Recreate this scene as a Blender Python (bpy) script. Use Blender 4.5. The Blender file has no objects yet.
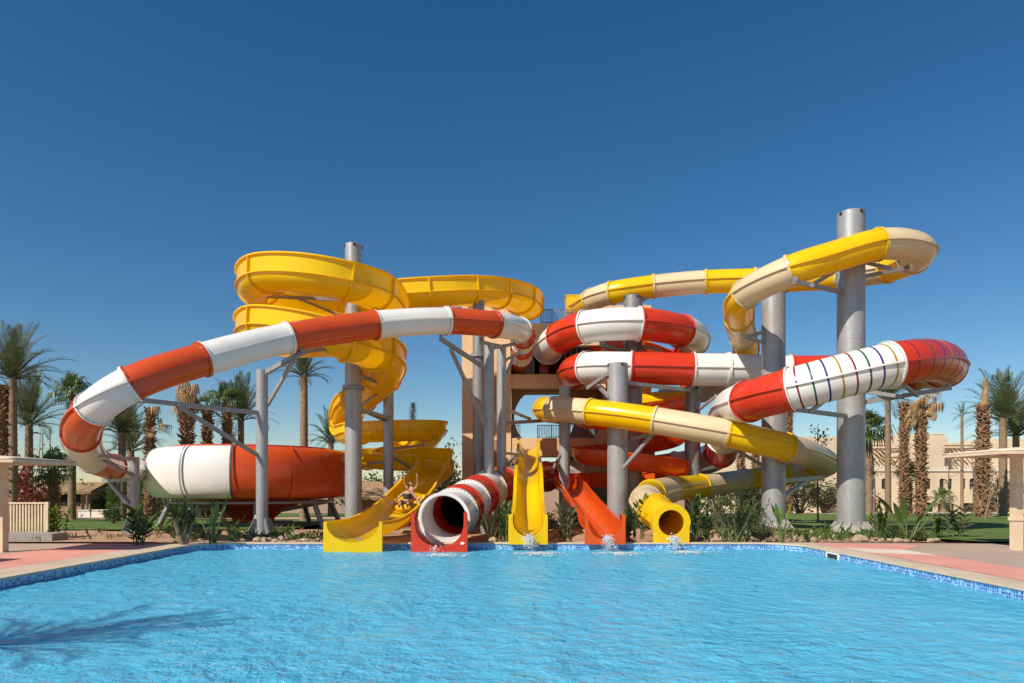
import bpy, bmesh, math, random
from mathutils import Vector, Matrix, noise
R = math.radians
rnd = random.Random(7)
scene = bpy.context.scene
COL = scene.collection
F = 682.67; HY = 488.0; CH = 1.7

def at(px, py, Y):
    return Vector(((px-512)/F*Y, Y, CH+(HY-py)/F*Y))
def gz(Y):
    if Y < 27: return 0.0
    return -1.2*min(1.0, (Y-27)/53.0)
def ground_at(px, Y):
    return Vector(((px-512)/F*Y, Y, gz(Y)))

# ------------------------------------------------------------------ materials
def newmat(name):
    m = bpy.data.materials.new(name); m.use_nodes = True
    nt = m.node_tree; b = nt.nodes['Principled BSDF']
    return m, nt, b
def N(nt, typ, **kw):
    n = nt.nodes.new(typ)
    for k, v in kw.items():
        if k in n.inputs: n.inputs[k].default_value = v
        else: setattr(n, k, v)
    return n
def c4(c): return (c[0], c[1], c[2], 1.0)
def ramp(nt, fac, stops):
    r = nt.nodes.new('ShaderNodeValToRGB')
    el = r.color_ramp.elements
    while len(el) < len(stops): el.new(0.5)
    for e, (p, c) in zip(el, stops): e.position = p; e.color = c4(c)
    nt.links.new(fac, r.inputs['Fac']); return r.outputs['Color']
def coords(nt, scale=(1, 1, 1), kind='Object'):
    tc = nt.nodes.new('ShaderNodeTexCoord'); mp = nt.nodes.new('ShaderNodeMapping')
    mp.inputs['Scale'].default_value = scale
    nt.links.new(tc.outputs[kind], mp.inputs['Vector']); return mp.outputs['Vector']
def noise_tex(nt, vec, scale, detail=5, rough=.55):
    n = N(nt, 'ShaderNodeTexNoise', Scale=scale, Detail=detail, Roughness=rough)
    nt.links.new(vec, n.inputs['Vector']); return n.outputs['Fac']
def bump(nt, b, h, strength, dist=.02):
    bp = N(nt, 'ShaderNodeBump', Strength=strength, Distance=dist)
    nt.links.new(h, bp.inputs['Height']); nt.links.new(bp.outputs['Normal'], b.inputs['Normal']); return bp
def mixc(nt, fac, a, b, mode='MIX'):
    m = nt.nodes.new('ShaderNodeMix'); m.data_type = 'RGBA'; m.blend_type = mode
    def put(sock, v):
        if hasattr(v, 'node'): nt.links.new(v, sock)
        elif isinstance(v, (int, float)): sock.default_value = v
        else: sock.default_value = c4(v)
    put(m.inputs[0], fac); put(m.inputs[6], a); put(m.inputs[7], b)
    return m.outputs[2]

def gelcoat(name, col, rough=.22, dirt=.035, trans=None, tf=.3):
    m, nt, b = newmat(name)
    v = coords(nt)
    n1 = noise_tex(nt, v, .9, 4); n2 = noise_tex(nt, coords(nt, (6, 6, .8)), 2.2, 6, .65)
    dark = tuple(x*.90 for x in col); fade = tuple(min(1, x*.97+.002) for x in col)
    c = ramp(nt, n1, [(.3, dark), (.55, col), (.8, fade)])
    st = ramp(nt, n2, [(.55, (0, 0, 0)), (.82, (dirt*3, dirt*3, dirt*3))])
    c = mixc(nt, st, c, tuple(x*.4+.004 for x in col))
    nt.links.new(c, b.inputs['Base Color'])
    rr = N(nt, 'ShaderNodeMapRange'); rr.inputs[3].default_value = rough*.8; rr.inputs[4].default_value = rough*1.6
    nt.links.new(n2, rr.inputs[0]); nt.links.new(rr.outputs[0], b.inputs['Roughness'])
    b.inputs['Coat Weight'].default_value = .18; b.inputs['Specular IOR Level'].default_value = .4; b.inputs['Coat Roughness'].default_value = .12
    bump(nt, b, noise_tex(nt, v, 2.0, 3), .10, .05)
    if trans:
        tr = nt.nodes.new('ShaderNodeBsdfTranslucent'); tr.inputs['Color'].default_value = c4(trans)
        mx = N(nt, 'ShaderNodeMixShader'); mx.inputs[0].default_value = tf
        nt.links.new(b.outputs[0], mx.inputs[1]); nt.links.new(tr.outputs[0], mx.inputs[2])
        nt.links.new(mx.outputs[0], nt.nodes['Material Output'].inputs['Surface'])
    return m
def rough_mat(name, c1, c2, scale=3, rough=.85, bs=.2, bd=.02, c3=None, detail=7):
    m, nt, b = newmat(name)
    v = coords(nt); n = noise_tex(nt, v, scale, detail, .6)
    stops = [(.3, c1), (.7, c2)] if c3 is None else [(.28, c1), (.5, c2), (.75, c3)]
    nt.links.new(ramp(nt, n, stops), b.inputs['Base Color'])
    b.inputs['Roughness'].default_value = rough
    bump(nt, b, noise_tex(nt, v, scale*6, 5), bs, bd)
    return m
def leaf_mat(name, c1, c2, trans=.3, scale=1.2, rough=.5):
    m, nt, b = newmat(name)
    v = coords(nt); n = noise_tex(nt, v, scale, 4)
    col = ramp(nt, n, [(.3, c1), (.7, c2)])
    nt.links.new(col, b.inputs['Base Color']); b.inputs['Roughness'].default_value = rough
    tr = nt.nodes.new('ShaderNodeBsdfTranslucent'); mx = N(nt, 'ShaderNodeMixShader'); mx.inputs[0].default_value = trans
    nt.links.new(col, tr.inputs['Color'])
    nt.links.new(b.outputs[0], mx.inputs[1]); nt.links.new(tr.outputs[0], mx.inputs[2])
    nt.links.new(mx.outputs[0], nt.nodes['Material Output'].inputs['Surface'])
    return m
def galv(name, base=.42, metallic=.35):
    m, nt, b = newmat(name)
    v = coords(nt)
    vo = N(nt, 'ShaderNodeTexVoronoi', Scale=9.0); nt.links.new(v, vo.inputs['Vector'])
    n2 = noise_tex(nt, coords(nt, (5, 5, .7)), 1.6, 6, .65)
    a = ramp(nt, vo.outputs['Color'], [(.2, (base*.93, base*.935, base*.94)), (.8, (base*1.04, base*1.04, base*1.04))])
    d = ramp(nt, n2, [(.45, (1, 1, 1)), (.8, (.80, .78, .75))])
    nt.links.new(mixc(nt, 1.0, a, d, 'MULTIPLY'), b.inputs['Base Color'])
    b.inputs['Metallic'].default_value = metallic; b.inputs['Roughness'].default_value = .42
    bump(nt, b, noise_tex(nt, v, 14, 3), .06, .01)
    return m
def stucco(name, c1, c2):
    m, nt, b = newmat(name)
    v = coords(nt)
    n1 = noise_tex(nt, v, .35, 5); n2 = noise_tex(nt, coords(nt, (1.6, 1.6, .25)), 1.0, 6, .6)
    c = ramp(nt, n1, [(.3, c1), (.7, c2)])
    c = mixc(nt, ramp(nt, n2, [(.5, (0, 0, 0)), (.8, (.22, .22, .22))]), c, tuple(x*.6 for x in c1))
    nt.links.new(c, b.inputs['Base Color']); b.inputs['Roughness'].default_value = .9
    bump(nt, b, noise_tex(nt, v, 30, 5), .25, .01)
    return m

M = {}
M['yellow'] = gelcoat('yellow gelcoat', (.94, .64, .003), trans=(1.0, .48, .003), tf=.27)
M['tan'] = gelcoat('cream gelcoat', (.74, .60, .37), .3, trans=(.7, .45, .2), tf=.15)
M['red'] = gelcoat('red gelcoat', (.66, .046, .016), trans=(.8, .05, .01), tf=.12)
M['rust'] = gelcoat('orange red gelcoat', (.66, .088, .018), trans=(.8, .09, .01), tf=.12)
M['orange'] = gelcoat('orange gelcoat', (.80, .105, .010), trans=(.9, .10, .01), tf=.22)
M['white'] = gelcoat('white gelcoat', (.76, .735, .69), .25)
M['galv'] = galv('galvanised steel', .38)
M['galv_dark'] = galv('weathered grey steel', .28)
M['arm'] = galv('grey painted steel bars', .30, .2)
M['concrete'] = rough_mat('concrete', (.24, .225, .205), (.36, .335, .30), 4)
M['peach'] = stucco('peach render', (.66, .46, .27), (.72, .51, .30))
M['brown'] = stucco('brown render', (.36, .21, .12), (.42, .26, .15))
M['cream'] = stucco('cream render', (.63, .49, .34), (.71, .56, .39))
M['cream2'] = stucco('pale cream trim', (.70, .62, .50), (.76, .68, .56))
M['soil'] = rough_mat('soil', (.22, .12, .065), (.40, .24, .14), 1.4, .95, .9, .06, (.50, .33, .20))
M['rock'] = rough_mat('rock', (.28, .19, .12), (.48, .36, .25), 5, .9, .6, .03)
M['trunk'] = rough_mat('palm trunk', (.18, .115, .07), (.33, .22, .135), 5, .95, .6, .03)
M['boots'] = rough_mat('shaggy palm bark', (.10, .05, .028), (.24, .135, .07), 3, .95, .4, .02, (.40, .25, .13))
M['bark'] = rough_mat('bark', (.16, .11, .075), (.30, .22, .15), 6, .95, .5, .02)
M['palm'] = leaf_mat('date palm leaf', (.085, .11, .04), (.17, .185, .08), .3)
M['palm2'] = leaf_mat('fan palm leaf', (.065, .115, .025), (.14, .19, .045), .3)
M['dry'] = leaf_mat('dry palm leaf', (.32, .18, .07), (.52, .33, .14), .2)
M['leaf'] = leaf_mat('paddle leaf', (.055, .11, .02), (.11, .18, .04), .3, 2.0, .38)
M['leaf_y'] = leaf_mat('fresh paddle leaf', (.11, .19, .02), (.2, .28, .035), .35, 2.0, .4)
M['leaf_d'] = leaf_mat('dark shrub leaf', (.04, .075, .018), (.085, .125, .03), .3, 2.5)
M['leaf_g'] = leaf_mat('grey green leaf', (.085, .095, .04), (.17, .175, .075), .3, 2.5)
M['leaf_r'] = leaf_mat('red bougainvillea bract', (.26, .04, .03), (.42, .09, .06), .3, 2.5)
M['hedge'] = leaf_mat('hedge leaf', (.085, .15, .03), (.14, .22, .05), .35, 2.5)
M['stem'] = rough_mat('green stem', (.09, .12, .035), (.16, .17, .06), 5, .7)
M['wood'] = rough_mat('cream painted wood', (.62, .47, .31), (.72, .57, .40), 3, .7, .1)
M['brownwood'] = rough_mat('brown wood', (.15, .085, .05), (.24, .14, .08), 4, .8)
M['darkwood'] = rough_mat('dark brown wood', (.05, .028, .018), (.085, .05, .03), 4, .8)
M['canvas'] = rough_mat('cream canvas', (.66, .54, .40), (.74, .62, .47), 2, .9, .1)
M['skin'] = rough_mat('sunlit skin', (.40, .20, .12), (.48, .26, .17), 6, .55, .05)
M['hair'] = rough_mat('dark hair', (.012, .009, .007), (.03, .02, .015), 20, .6)
M['black'] = rough_mat('black fabric', (.012, .012, .013), (.03, .03, .03), 9, .7)
M['navy'] = rough_mat('navy fabric', (.015, .02, .05), (.03, .035, .08), 9, .7)
M['vinyl'] = gelcoat('yellow vinyl', (.82, .40, .02), .3, .03)
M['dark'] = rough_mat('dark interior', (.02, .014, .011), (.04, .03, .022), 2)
M['glass'], _nt, _b = newmat('dark window glass')
_b.inputs['Base Color'].default_value = (.03, .025, .022, 1); _b.inputs['Roughness'].default_value = .08
M['bluemat'] = rough_mat('blue plastic', (.01, .10, .35), (.02, .15, .45), 4, .4)
M['pink'] = rough_mat('pink paving', (.56, .215, .165), (.66, .29, .225), .8, .85, .15, .004, (.70, .34, .27))
M['beige'] = rough_mat('beige paving', (.44, .33, .235), (.54, .42, .31), .7, .85, .15, .004, (.60, .48, .36))
M['greybrown'] = rough_mat('grey brown paving', (.36, .265, .205), (.45, .34, .265), .7, .85, .15, .004)
M['white_pave'] = rough_mat('cream paving', (.62, .52, .42), (.72, .62, .50), .9, .85, .12, .004)
M['coping'] = rough_mat('coping stone', (.50, .39, .27), (.62, .50, .37), 2, .8, .12, .004)
M['thatch'] = rough_mat('thatch', (.25, .15, .075), (.42, .27, .14), 4, .95, .9, .05)
M['orangewall'] = rough_mat('orange painted wall', (.55, .17, .07), (.62, .22, .10), 1, .9)
M['iron'] = rough_mat('grey iron railing', (.20, .21, .23), (.28, .29, .31), 5, .5)
M['bluerail'] = rough_mat('blue grey railing', (.10, .14, .20), (.15, .20, .27), 5, .5)
for nm, c in dict(s_red=(.22, .02, .04), s_green=(.01, .09, .065), s_blue=(.014, .022, .15), s_gold=(.36, .23, .03)).items():
    M[nm] = gelcoat(nm.replace('s_', '')+' stripe', c, .3, .02)
M['joint'] = rough_mat('dark sealant', (.05, .03, .025), (.10, .06, .05), 6, .7)

def lawn_mat():
    m, nt, b = newmat('lawn grass')
    v = coords(nt)
    n1 = noise_tex(nt, v, .5, 5); n2 = noise_tex(nt, v, 18, 6, .7)
    c = ramp(nt, n1, [(.3, (.075, .13, .014)), (.55, (.125, .19, .022)), (.8, (.21, .235, .045))])
    d = ramp(nt, n2, [(.3, (.5, .5, .5)), (.7, (1.25, 1.25, 1.2))])
    nt.links.new(mixc(nt, 1.0, c, d, 'MULTIPLY'), b.inputs['Base Color']); b.inputs['Roughness'].default_value = .95
    bump(nt, b, n2, .9, .05)
    return m
M['lawn'] = lawn_mat()
def mosaic(name, scale, c_lo, c_mid, c_hi, grout, obj='Object', swz=None):
    m, nt, b = newmat(name)
    tc = nt.nodes.new('ShaderNodeTexCoord')
    uv = tc.outputs['UV']
    mp = nt.nodes.new('ShaderNodeMapping'); mp.inputs['Scale'].default_value = (scale, scale, scale)
    nt.links.new(uv, mp.inputs['Vector'])
    br = nt.nodes.new('ShaderNodeTexBrick'); br.offset = 0.0; br.squash = 1.0
    br.inputs['Scale'].default_value = 1.0; br.inputs['Brick Width'].default_value = 1.0; br.inputs['Row Height'].default_value = 1.0
    br.inputs['Mortar Size'].default_value = .07; br.inputs['Color1'].default_value = (0, 0, 0, 1); br.inputs['Color2'].default_value = (1, 1, 1, 1)
    br.inputs['Mortar'].default_value = (.5, .5, .5, 1)
    nt.links.new(mp.outputs[0], br.inputs['Vector'])
    fl = nt.nodes.new('ShaderNodeVectorMath'); fl.operation = 'FLOOR'; nt.links.new(mp.outputs[0], fl.inputs[0])
    wn = nt.nodes.new('ShaderNodeTexWhiteNoise'); wn.noise_dimensions = '3D'; nt.links.new(fl.outputs[0], wn.inputs['Vector'])
    c = ramp(nt, wn.outputs['Value'], [(.1, c_lo), (.55, c_mid), (.92, c_hi)])
    c = mixc(nt, br.outputs['Fac'], c, grout)
    nt.links.new(c, b.inputs['Base Color']); b.inputs['Roughness'].default_value = .25
    return m
M['tile_band'] = mosaic('blue mosaic band', 1.0, (.012, .10, .33), (.05, .24, .58), (.26, .52, .78), (.42, .56, .66))
M['tile_floor'] = mosaic('pale blue pool tile', 1.0, (.22, .60, .80), (.30, .68, .85), (.40, .74, .87), (.36, .70, .83))

# ------------------------------------------------------------------ mesh builder
class MB:
    def __init__(s): s.v = []; s.f = []; s.mi = []; s.cur = 0
    def add(s, vs, fs):
        o = len(s.v); s.v += [tuple(v) for v in vs]
        for f in fs: s.f.append(tuple(o+i for i in f)); s.mi.append(s.cur)
    def box(s, x0, x1, y0, y1, z0, z1):
        v = [(x0, y0, z0), (x1, y0, z0), (x1, y1, z0), (x0, y1, z0), (x0, y0, z1), (x1, y0, z1), (x1, y1, z1), (x0, y1, z1)]
        s.add(v, [(0, 3, 2, 1), (4, 5, 6, 7), (0, 1, 5, 4), (1, 2, 6, 5), (2, 3, 7, 6), (3, 0, 4, 7)])
    def bar(s, a, b, w, h=None):
        a = Vector(a); b = Vector(b); h = h or w
        t = (b-a).normalized(); up = Vector((0, 0, 1))
        if abs(t.z) > .98: up = Vector((0, 1, 0))
        sd = t.cross(up).normalized(); u = sd.cross(t)
        vs = [p+sd*(i*w/2)+u*(j*h/2) for p in (a, b) for i, j in ((-1, -1), (1, -1), (1, 1), (-1, 1))]
        s.add(vs, [(3, 2, 1, 0), (4, 5, 6, 7), (0, 1, 5, 4), (1, 2, 6, 5), (2, 3, 7, 6), (3, 0, 4, 7)])
    def tube(s, pts, radii, n=8, caps=True):
        pts = [Vector(p) for p in pts]
        if isinstance(radii, (int, float)): radii = [radii]*len(pts)
        rings = []; prev = None
        for i, p in enumerate(pts):
            t = (pts[min(i+1, len(pts)-1)]-pts[max(i-1, 0)]).normalized()
            if prev is None:
                up = Vector((0, 0, 1)) if abs(t.z) < .9 else Vector((1, 0, 0))
                sd = t.cross(up).normalized()
            else:
                sd = (prev - t*prev.dot(t)).normalized()
            prev = sd; u = sd.cross(t)
            rings.append([p+(sd*math.cos(2*math.pi*k/n)+u*math.sin(2*math.pi*k/n))*radii[i] for k in range(n)])
        vs = [v for r in rings for v in r]; fs = []
        for i in range(len(rings)-1):
            for k in range(n):
                a = i*n+k; b = i*n+(k+1) % n
                fs.append((a, b, b+n, a+n))
        if caps: fs.append(tuple(range(n-1, -1, -1))); fs.append(tuple(len(vs)-n+k for k in range(n)))
        s.add(vs, fs)
    def lathe(s, prof, n=32, c=(0, 0, 0), a0=0, a1=2*math.pi):
        full = abs(a1-a0-2*math.pi) < 1e-6
        m = n if full else n+1
        vs = []
        for r, z in prof:
            for k in range(m):
                a = a0+(a1-a0)*k/n
                vs.append((c[0]+r*math.cos(a), c[1]+r*math.sin(a), c[2]+z))
        fs = []
        for i in range(len(prof)-1):
            for k in range(n):
                k2 = (k+1) % m
                fs.append((i*m+k, i*m+k2, (i+1)*m+k2, (i+1)*m+k))
        s.add(vs, fs)
    def sphere(s, c, r, n=8, sq=(1, 1, 1)):
        prof = []
        vs = []; fs = []; m = max(4, n//2)
        for i in range(m+1):
            th = math.pi*i/m
            for k in range(n):
                a = 2*math.pi*k/n
                vs.append((c[0]+r*sq[0]*math.sin(th)*math.cos(a), c[1]+r*sq[1]*math.sin(th)*math.sin(a), c[2]+r*sq[2]*math.cos(th)))
        for i in range(m):
            for k in range(n): fs.append((i*n+k, (i+1)*n+k, (i+1)*n+(k+1) % n, i*n+(k+1) % n))
        s.add(vs, fs)
    def build(s, name, mats, parent=None, smooth=True, angle=35):
        me = bpy.data.meshes.new(name); me.from_pydata(s.v, [], s.f)
        if not isinstance(mats, (list, tuple)): mats = [mats]
        for m in mats: me.materials.append(m)
        if len(mats) > 1: me.polygons.foreach_set('material_index', s.mi)
        if smooth:
            me.polygons.foreach_set('use_smooth', [True]*len(me.polygons))
            if angle is not None: me.set_sharp_from_angle(angle=R(angle))
        me.update()
        o = bpy.data.objects.new(name, me); COL.objects.link(o)
        if parent is not None:
            o.parent = parent
            o.matrix_parent_inverse = parent.matrix_world.inverted() if False else Matrix.Translation(-Vector(parent.location))
        return o
def tag(o, label=None, cat=None, group=None, kind=None):
    if label: o['label'] = label
    if cat: o['category'] = cat
    if group: o['group'] = group
    if kind: o['kind'] = kind
    return o
def empty(name, loc, label=None, cat=None, group=None):
    o = bpy.data.objects.new(name, None); COL.objects.link(o); o.location = loc
    o.empty_display_size = .3
    return tag(o, label, cat, group)
def copy_tree(o, loc=None, rz=None, sc=None, label=None, parent=None):
    c = o.copy(); COL.objects.link(c)
    if parent is not None: c.parent = parent
    for ch in list(o.children): copy_tree(ch, parent=c)
    if loc is not None: c.location = loc
    if rz is not None: c.rotation_euler = (0, 0, rz)
    if sc is not None: c.scale = sc if isinstance(sc, (tuple, list)) else (sc, sc, sc)
    if label: c['label'] = label
    return c
def local_build(mb, name, mat, parent, **kw):
    """mesh given in the parent's own coordinates"""
    o = mb.build(name, mat, None, **kw); o.parent = parent; return o

# ------------------------------------------------------------------ ground and setting
PX0, PX1, PY0, PY1 = -9.65, 8.65, 2.0, 21.1
WZ = -.2
def sheet(name, x0, x1, y0, y1, nx, ny, mat, dz=0.0, rough=0.0, ys=None):
    mb = MB(); vs = []; fs = []
    for j in range(ny+1):
        for i in range(nx+1):
            x = x0+(x1-x0)*i/nx; y = y0+(y1-y0)*j/ny
            z = gz(y)+dz
            if rough and 0 < i < nx and 0 < j < ny: z += rough*(noise.fractal(Vector((x*.9, y*.9, 3)), 1, 2, 4)*.5+.35)*min(1, max(.0, (y-21.3)/2.5))-.05*min(1, max(0, (y-21.3)/.5))
            vs.append((x, y, z))
    for j in range(ny):
        for i in range(nx):
            a = j*(nx+1)+i; fs.append((a, a+1, a+nx+2, a+nx+1))
    mb.add(vs, fs)
    o = mb.build(name, mat, smooth=bool(rough), angle=None)
    return tag(o, kind='structure')
# big ground with a hole for the pool
mb = MB(); GX = [-2500, -300, -60, PX0-.35, PX1+.35, 60, 300, 2500]; GY = [-300, -20, PY0-.3, PY1+.3, 27, 40, 60, 80, 200, 600, 3000]
vs = []; fs = []
for j, y in enumerate(GY):
    for x in GX: vs.append((x, y, gz(y)-.14))
for j in range(len(GY)-1):
    for i in range(len(GX)-1):
        if GX[i] == PX0-.35 and GY[j] == PY0-.3: continue
        a = j*len(GX)+i; fs.append((a, a+1, a+len(GX)+1, a+len(GX)))
mb.add(vs, fs); tag(mb.build('ground', M['soil'], smooth=False), kind='structure')

def outline(off=0.0, r=1.2, n=10):
    x0, x1, y0, y1 = PX0-off, PX1+off, PY0-off, PY1+off
    r = max(.05, r+off); pts = []
    for cx, cy, a0 in ((x1-r, y1-r, 0), (x0+r, y1-r, 90), (x0+r, y0+r, 180), (x1-r, y0+r, 270)):
        for k in range(n+1):
            a = R(a0+90*k/n); pts.append((cx+r*math.cos(a), cy+r*math.sin(a)))
    return pts
def strip(mb, pa, za, pb, zb):
    n = len(pa); vs = [(x, y, za) for x, y in pa]+[(x, y, zb) for x, y in pb]
    mb.add(vs, [(k, (k+1) % n, n+(k+1) % n, n+k) for k in range(n)])
def uv_wall(o, tile):
    me = o.data; uv = me.uv_layers.new(name='UVMap')
    pts = outline(); acc = [0]
    for i in range(len(pts)): 
        a = pts[i]; b = pts[(i+1) % len(pts)]; acc.append(acc[-1]+math.hypot(a[0]-b[0], a[1]-b[1]))
    n = len(pts)
    for p in me.polygons:
        ids = [me.loops[l].vertex_index for l in p.loop_indices]
        wrap = any(i % n == n-1 for i in ids) and any(i % n == 0 for i in ids)
        for l, vi in zip(p.loop_indices, ids):
            k = vi % n
            s = acc[k] if not (wrap and k == 0) else acc[n]
            uv.data[l].uv = (s/tile, me.vertices[vi].co.z/tile)
BOT = -1.15
mb = MB(); strip(mb, outline(0), -.035, outline(0), -.42); o = mb.build('pool_tile_band', M['tile_band'], smooth=False); uv_wall(o, .058); tag(o, kind='structure')
mb = MB(); strip(mb, outline(0), -.42, outline(0), BOT); o = mb.build('pool_wall', M['tile_floor'], smooth=False); uv_wall(o, .1); tag(o, kind='structure')
mb = MB(); p = outline(0); mb.add([(x, y, BOT) for x, y in p], [tuple(range(len(p)))]); o = mb.build('pool_floor', M['tile_floor'], smooth=False)
uv = o.data.uv_layers.new(name='UVMap')
for l in o.data.loops: uv.data[l.index].uv = (o.data.vertices[l.vertex_index].co.x/.1, o.data.vertices[l.vertex_index].co.y/.1)
tag(o, kind='structure')
mb = MB(); strip(mb, outline(-.03), -.035, outline(-.03), .006); strip(mb, outline(-.03), .006, outline(.25), .012); strip(mb, outline(.25), .012, outline(.25), -.03); strip(mb, outline(-.03), -.035, outline(.02), -.036)
tag(mb.build('pool_coping', M['coping'], angle=20), kind='structure')

def flat(name, pts, z, mat):
    mb = MB(); mb.add([(x, y, z) for x, y in pts], [tuple(range(len(pts)))])
    return tag(mb.build(name, mat, smooth=False), kind='structure')
# deck: rectangles and corner fills round the coping
def corner_fill(cx, cy, sx):
    """square corner outside the rounded coping"""
    r = 1.2+.25; pts = [(cx+sx*r, cy+r)]
    for k in range(11):
        a = R(90*k/10); pts.append((cx+sx*r*math.cos(a), cy+r*math.sin(a)))
    if sx < 0: pts.reverse()
    return pts
L, RR_, T = PX0-.25, PX1+.25, PY1+.25
flat('deck', corner_fill(PX1-1.2, PY1-1.2, 1), 0, M['beige'])
flat('deck', corner_fill(PX0+1.2, PY1-1.2, -1), 0, M['beige'])
flat('deck', [(-40, -6), (L, -6), (L, 20.9), (-40, 20.9)], 0, M['greybrown'])
flat('deck', [(L, 20.9), (L, T), (-9.9, T), (-11, 20.9)], -.001, M['greybrown'])
flat('deck', [(RR_, -6), (40, -6), (40, 18.9), (24, 20.2), (14.5, 20.9), (RR_, T)], 0, M['greybrown'])
flat('deck', [(L, -6), (RR_, -6), (RR_, PY0-.25), (L, PY0-.25)], 0, M['greybrown'])
flat('paved_strip', [(L-.9, -6), (L, -6), (L, 20.6), (L-.7, 20.75)], .004, M['beige'])
flat('paved_band', [(L-3.1, -6), (L-.9, -6), (L-.7, 20.75), (L-3.1, 20.75)], .004, M['pink'])
flat('paved_strip', [(RR_, -6), (RR_+.45, -6), (RR_+.35, T-.3), (RR_, T-.1)], .004, M['beige'])
flat('paved_band', [(RR_+.45, -6), (RR_+1.85, -6), (RR_+1.85, 17.3), (RR_+.45, 17.9)], .004, M['pink'])
flat('paved_crossing', [(RR_+.45, 17.9), (RR_+1.85, 17.3), (RR_+1.85, 18.7), (RR_+.4, 19.4)], .004, M['white_pave'])
flat('paved_band', [(RR_+.4, 19.4), (RR_+1.85, 18.7), (RR_+3.1, 20.1), (RR_+2.8, 20.6), (RR_+.38, T-.32)], .004, M['pink'])
# planting bed
sheet('planting_bed', -11.2, 14.3, PY1+.26, 28.5, 130, 50, M['soil'], .0, .12)
sheet('planting_bed', -24, -11.2, 21.6, 29, 50, 30, M['soil'], .0, .10)
for nm, a in (('lawn', (-48, -9.5, 27.6, 47, 8, 20)), ('lawn', (-9.5, -1.5, 40, 50, 4, 10)), ('lawn', (9.8, 64, 28.4, 70, 8, 40)), ('lawn', (-48, -9.5, 52, 75, 4, 10))):
    sheet(nm, *a, M['lawn'], .035)
def poly_sheet(name, pts, dz, mat):
    mb = MB(); mb.add([(x, y, gz(y)+dz) for x, y in pts], [tuple(range(len(pts)))]); return tag(mb.build(name, mat, smooth=False), kind='structure')
poly_sheet('lawn', [(14.5, 20.905), (24, 20.205), (40, 18.905), (60, 18.9), (60, 28.4), (9.8, 28.4), (12.2, 24.5)], .06, M['lawn'])
sheet('path', -48, -6, 47, 50, 2, 3, M['pink'], .04)
sheet('path', -48, -6, 50, 52, 2, 3, M['beige'], .04)
sheet('path', 10, 80, 70, 80.5, 4, 10, M['white_pave'], .04)

# water
def wave(x, y):
    h = 0
    for kx, ky, a, ph in WAVES: h += a*math.sin(kx*x+ky*y+ph)
    h += .022*noise.noise(Vector((x*1.3, y*1.7, 0)))+.017*noise.noise(Vector((x*3.1, y*3.8, 7)))+.006*noise.noise(Vector((x*7, y*8, 3)))
    return h
WAVES = [(rnd.uniform(-1.6, 1.6), rnd.uniform(1.2, 3.6), rnd.uniform(.001, .003), rnd.uniform(0, 6.3)) for _ in range(9)]
nx, ny = 260, 300
mb = MB(); vs = []; fs = []
for j in range(ny+1):
    y = PY0+(PY1-PY0)*j/ny
    for i in range(nx+1):
        x = PX0+(PX1-PX0)*i/nx; vs.append((x, y, WZ+wave(x, y)))
for j in range(ny):
    for i in range(nx):
        a = j*(nx+1)+i; fs.append((a, a+1, a+nx+2, a+nx+1))
mb.add(vs, fs)
m = bpy.data.materials.new('pool water'); m.use_nodes = True; nt = m.node_tree; nt.nodes.clear()
out = nt.nodes.new('ShaderNodeOutputMaterial')
v = coords(nt); h = noise_tex(nt, coords(nt, (1.0, 1.1, 1)), 3.5, 5, .64)
bp = N(nt, 'ShaderNodeBump', Strength=1.0, Distance=.20); nt.links.new(h, bp.inputs['Height'])
lo = noise_tex(nt, coords(nt, (1, .8, 1)), .45, 3); mr = N(nt, 'ShaderNodeMapRange'); mr.inputs[1].default_value = .32; mr.inputs[2].default_value = .68; mr.inputs[3].default_value = .4; mr.inputs[4].default_value = 1.25
nt.links.new(lo, mr.inputs[0]); nt.links.new(mr.outputs[0], bp.inputs['Strength'])
fr = N(nt, 'ShaderNodeFresnel', IOR=1.24); nt.links.new(bp.outputs[0], fr.inputs['Normal'])
gl = N(nt, 'ShaderNodeBsdfGlossy', Roughness=.06); nt.links.new(bp.outputs[0], gl.inputs['Normal'])
tp = N(nt, 'ShaderNodeBsdfTransparent'); tp.inputs['Color'].default_value = (.72, .95, .99, 1)
rf = N(nt, 'ShaderNodeBsdfRefraction', IOR=1.33, Roughness=.02); rf.inputs['Color'].default_value = (.62, .93, .99, 1); nt.links.new(bp.outputs[0], rf.inputs['Normal'])
df = N(nt, 'ShaderNodeBsdfDiffuse'); df.inputs['Color'].default_value = (.14, .67, .97, 1); nt.links.new(bp.outputs[0], df.inputs['Normal'])
mxa = N(nt, 'ShaderNodeMixShader'); mxa.inputs[0].default_value = .22
nt.links.new(tp.outputs[0], mxa.inputs[1]); nt.links.new(rf.outputs[0], mxa.inputs[2])
mxc = N(nt, 'ShaderNodeMixShader'); mxc.inputs[0].default_value = .62
nt.links.new(mxa.outputs[0], mxc.inputs[1]); nt.links.new(df.outputs[0], mxc.inputs[2])
mxb = N(nt, 'ShaderNodeMixShader'); nt.links.new(fr.outputs[0], mxb.inputs[0]); nt.links.new(mxc.outputs[0], mxb.inputs[1]); nt.links.new(gl.outputs[0], mxb.inputs[2])
nt.links.new(mxb.outputs[0], out.inputs['Surface'])
M['water'] = m
tag(mb.build('pool_water', m, angle=None), kind='structure')
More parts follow.
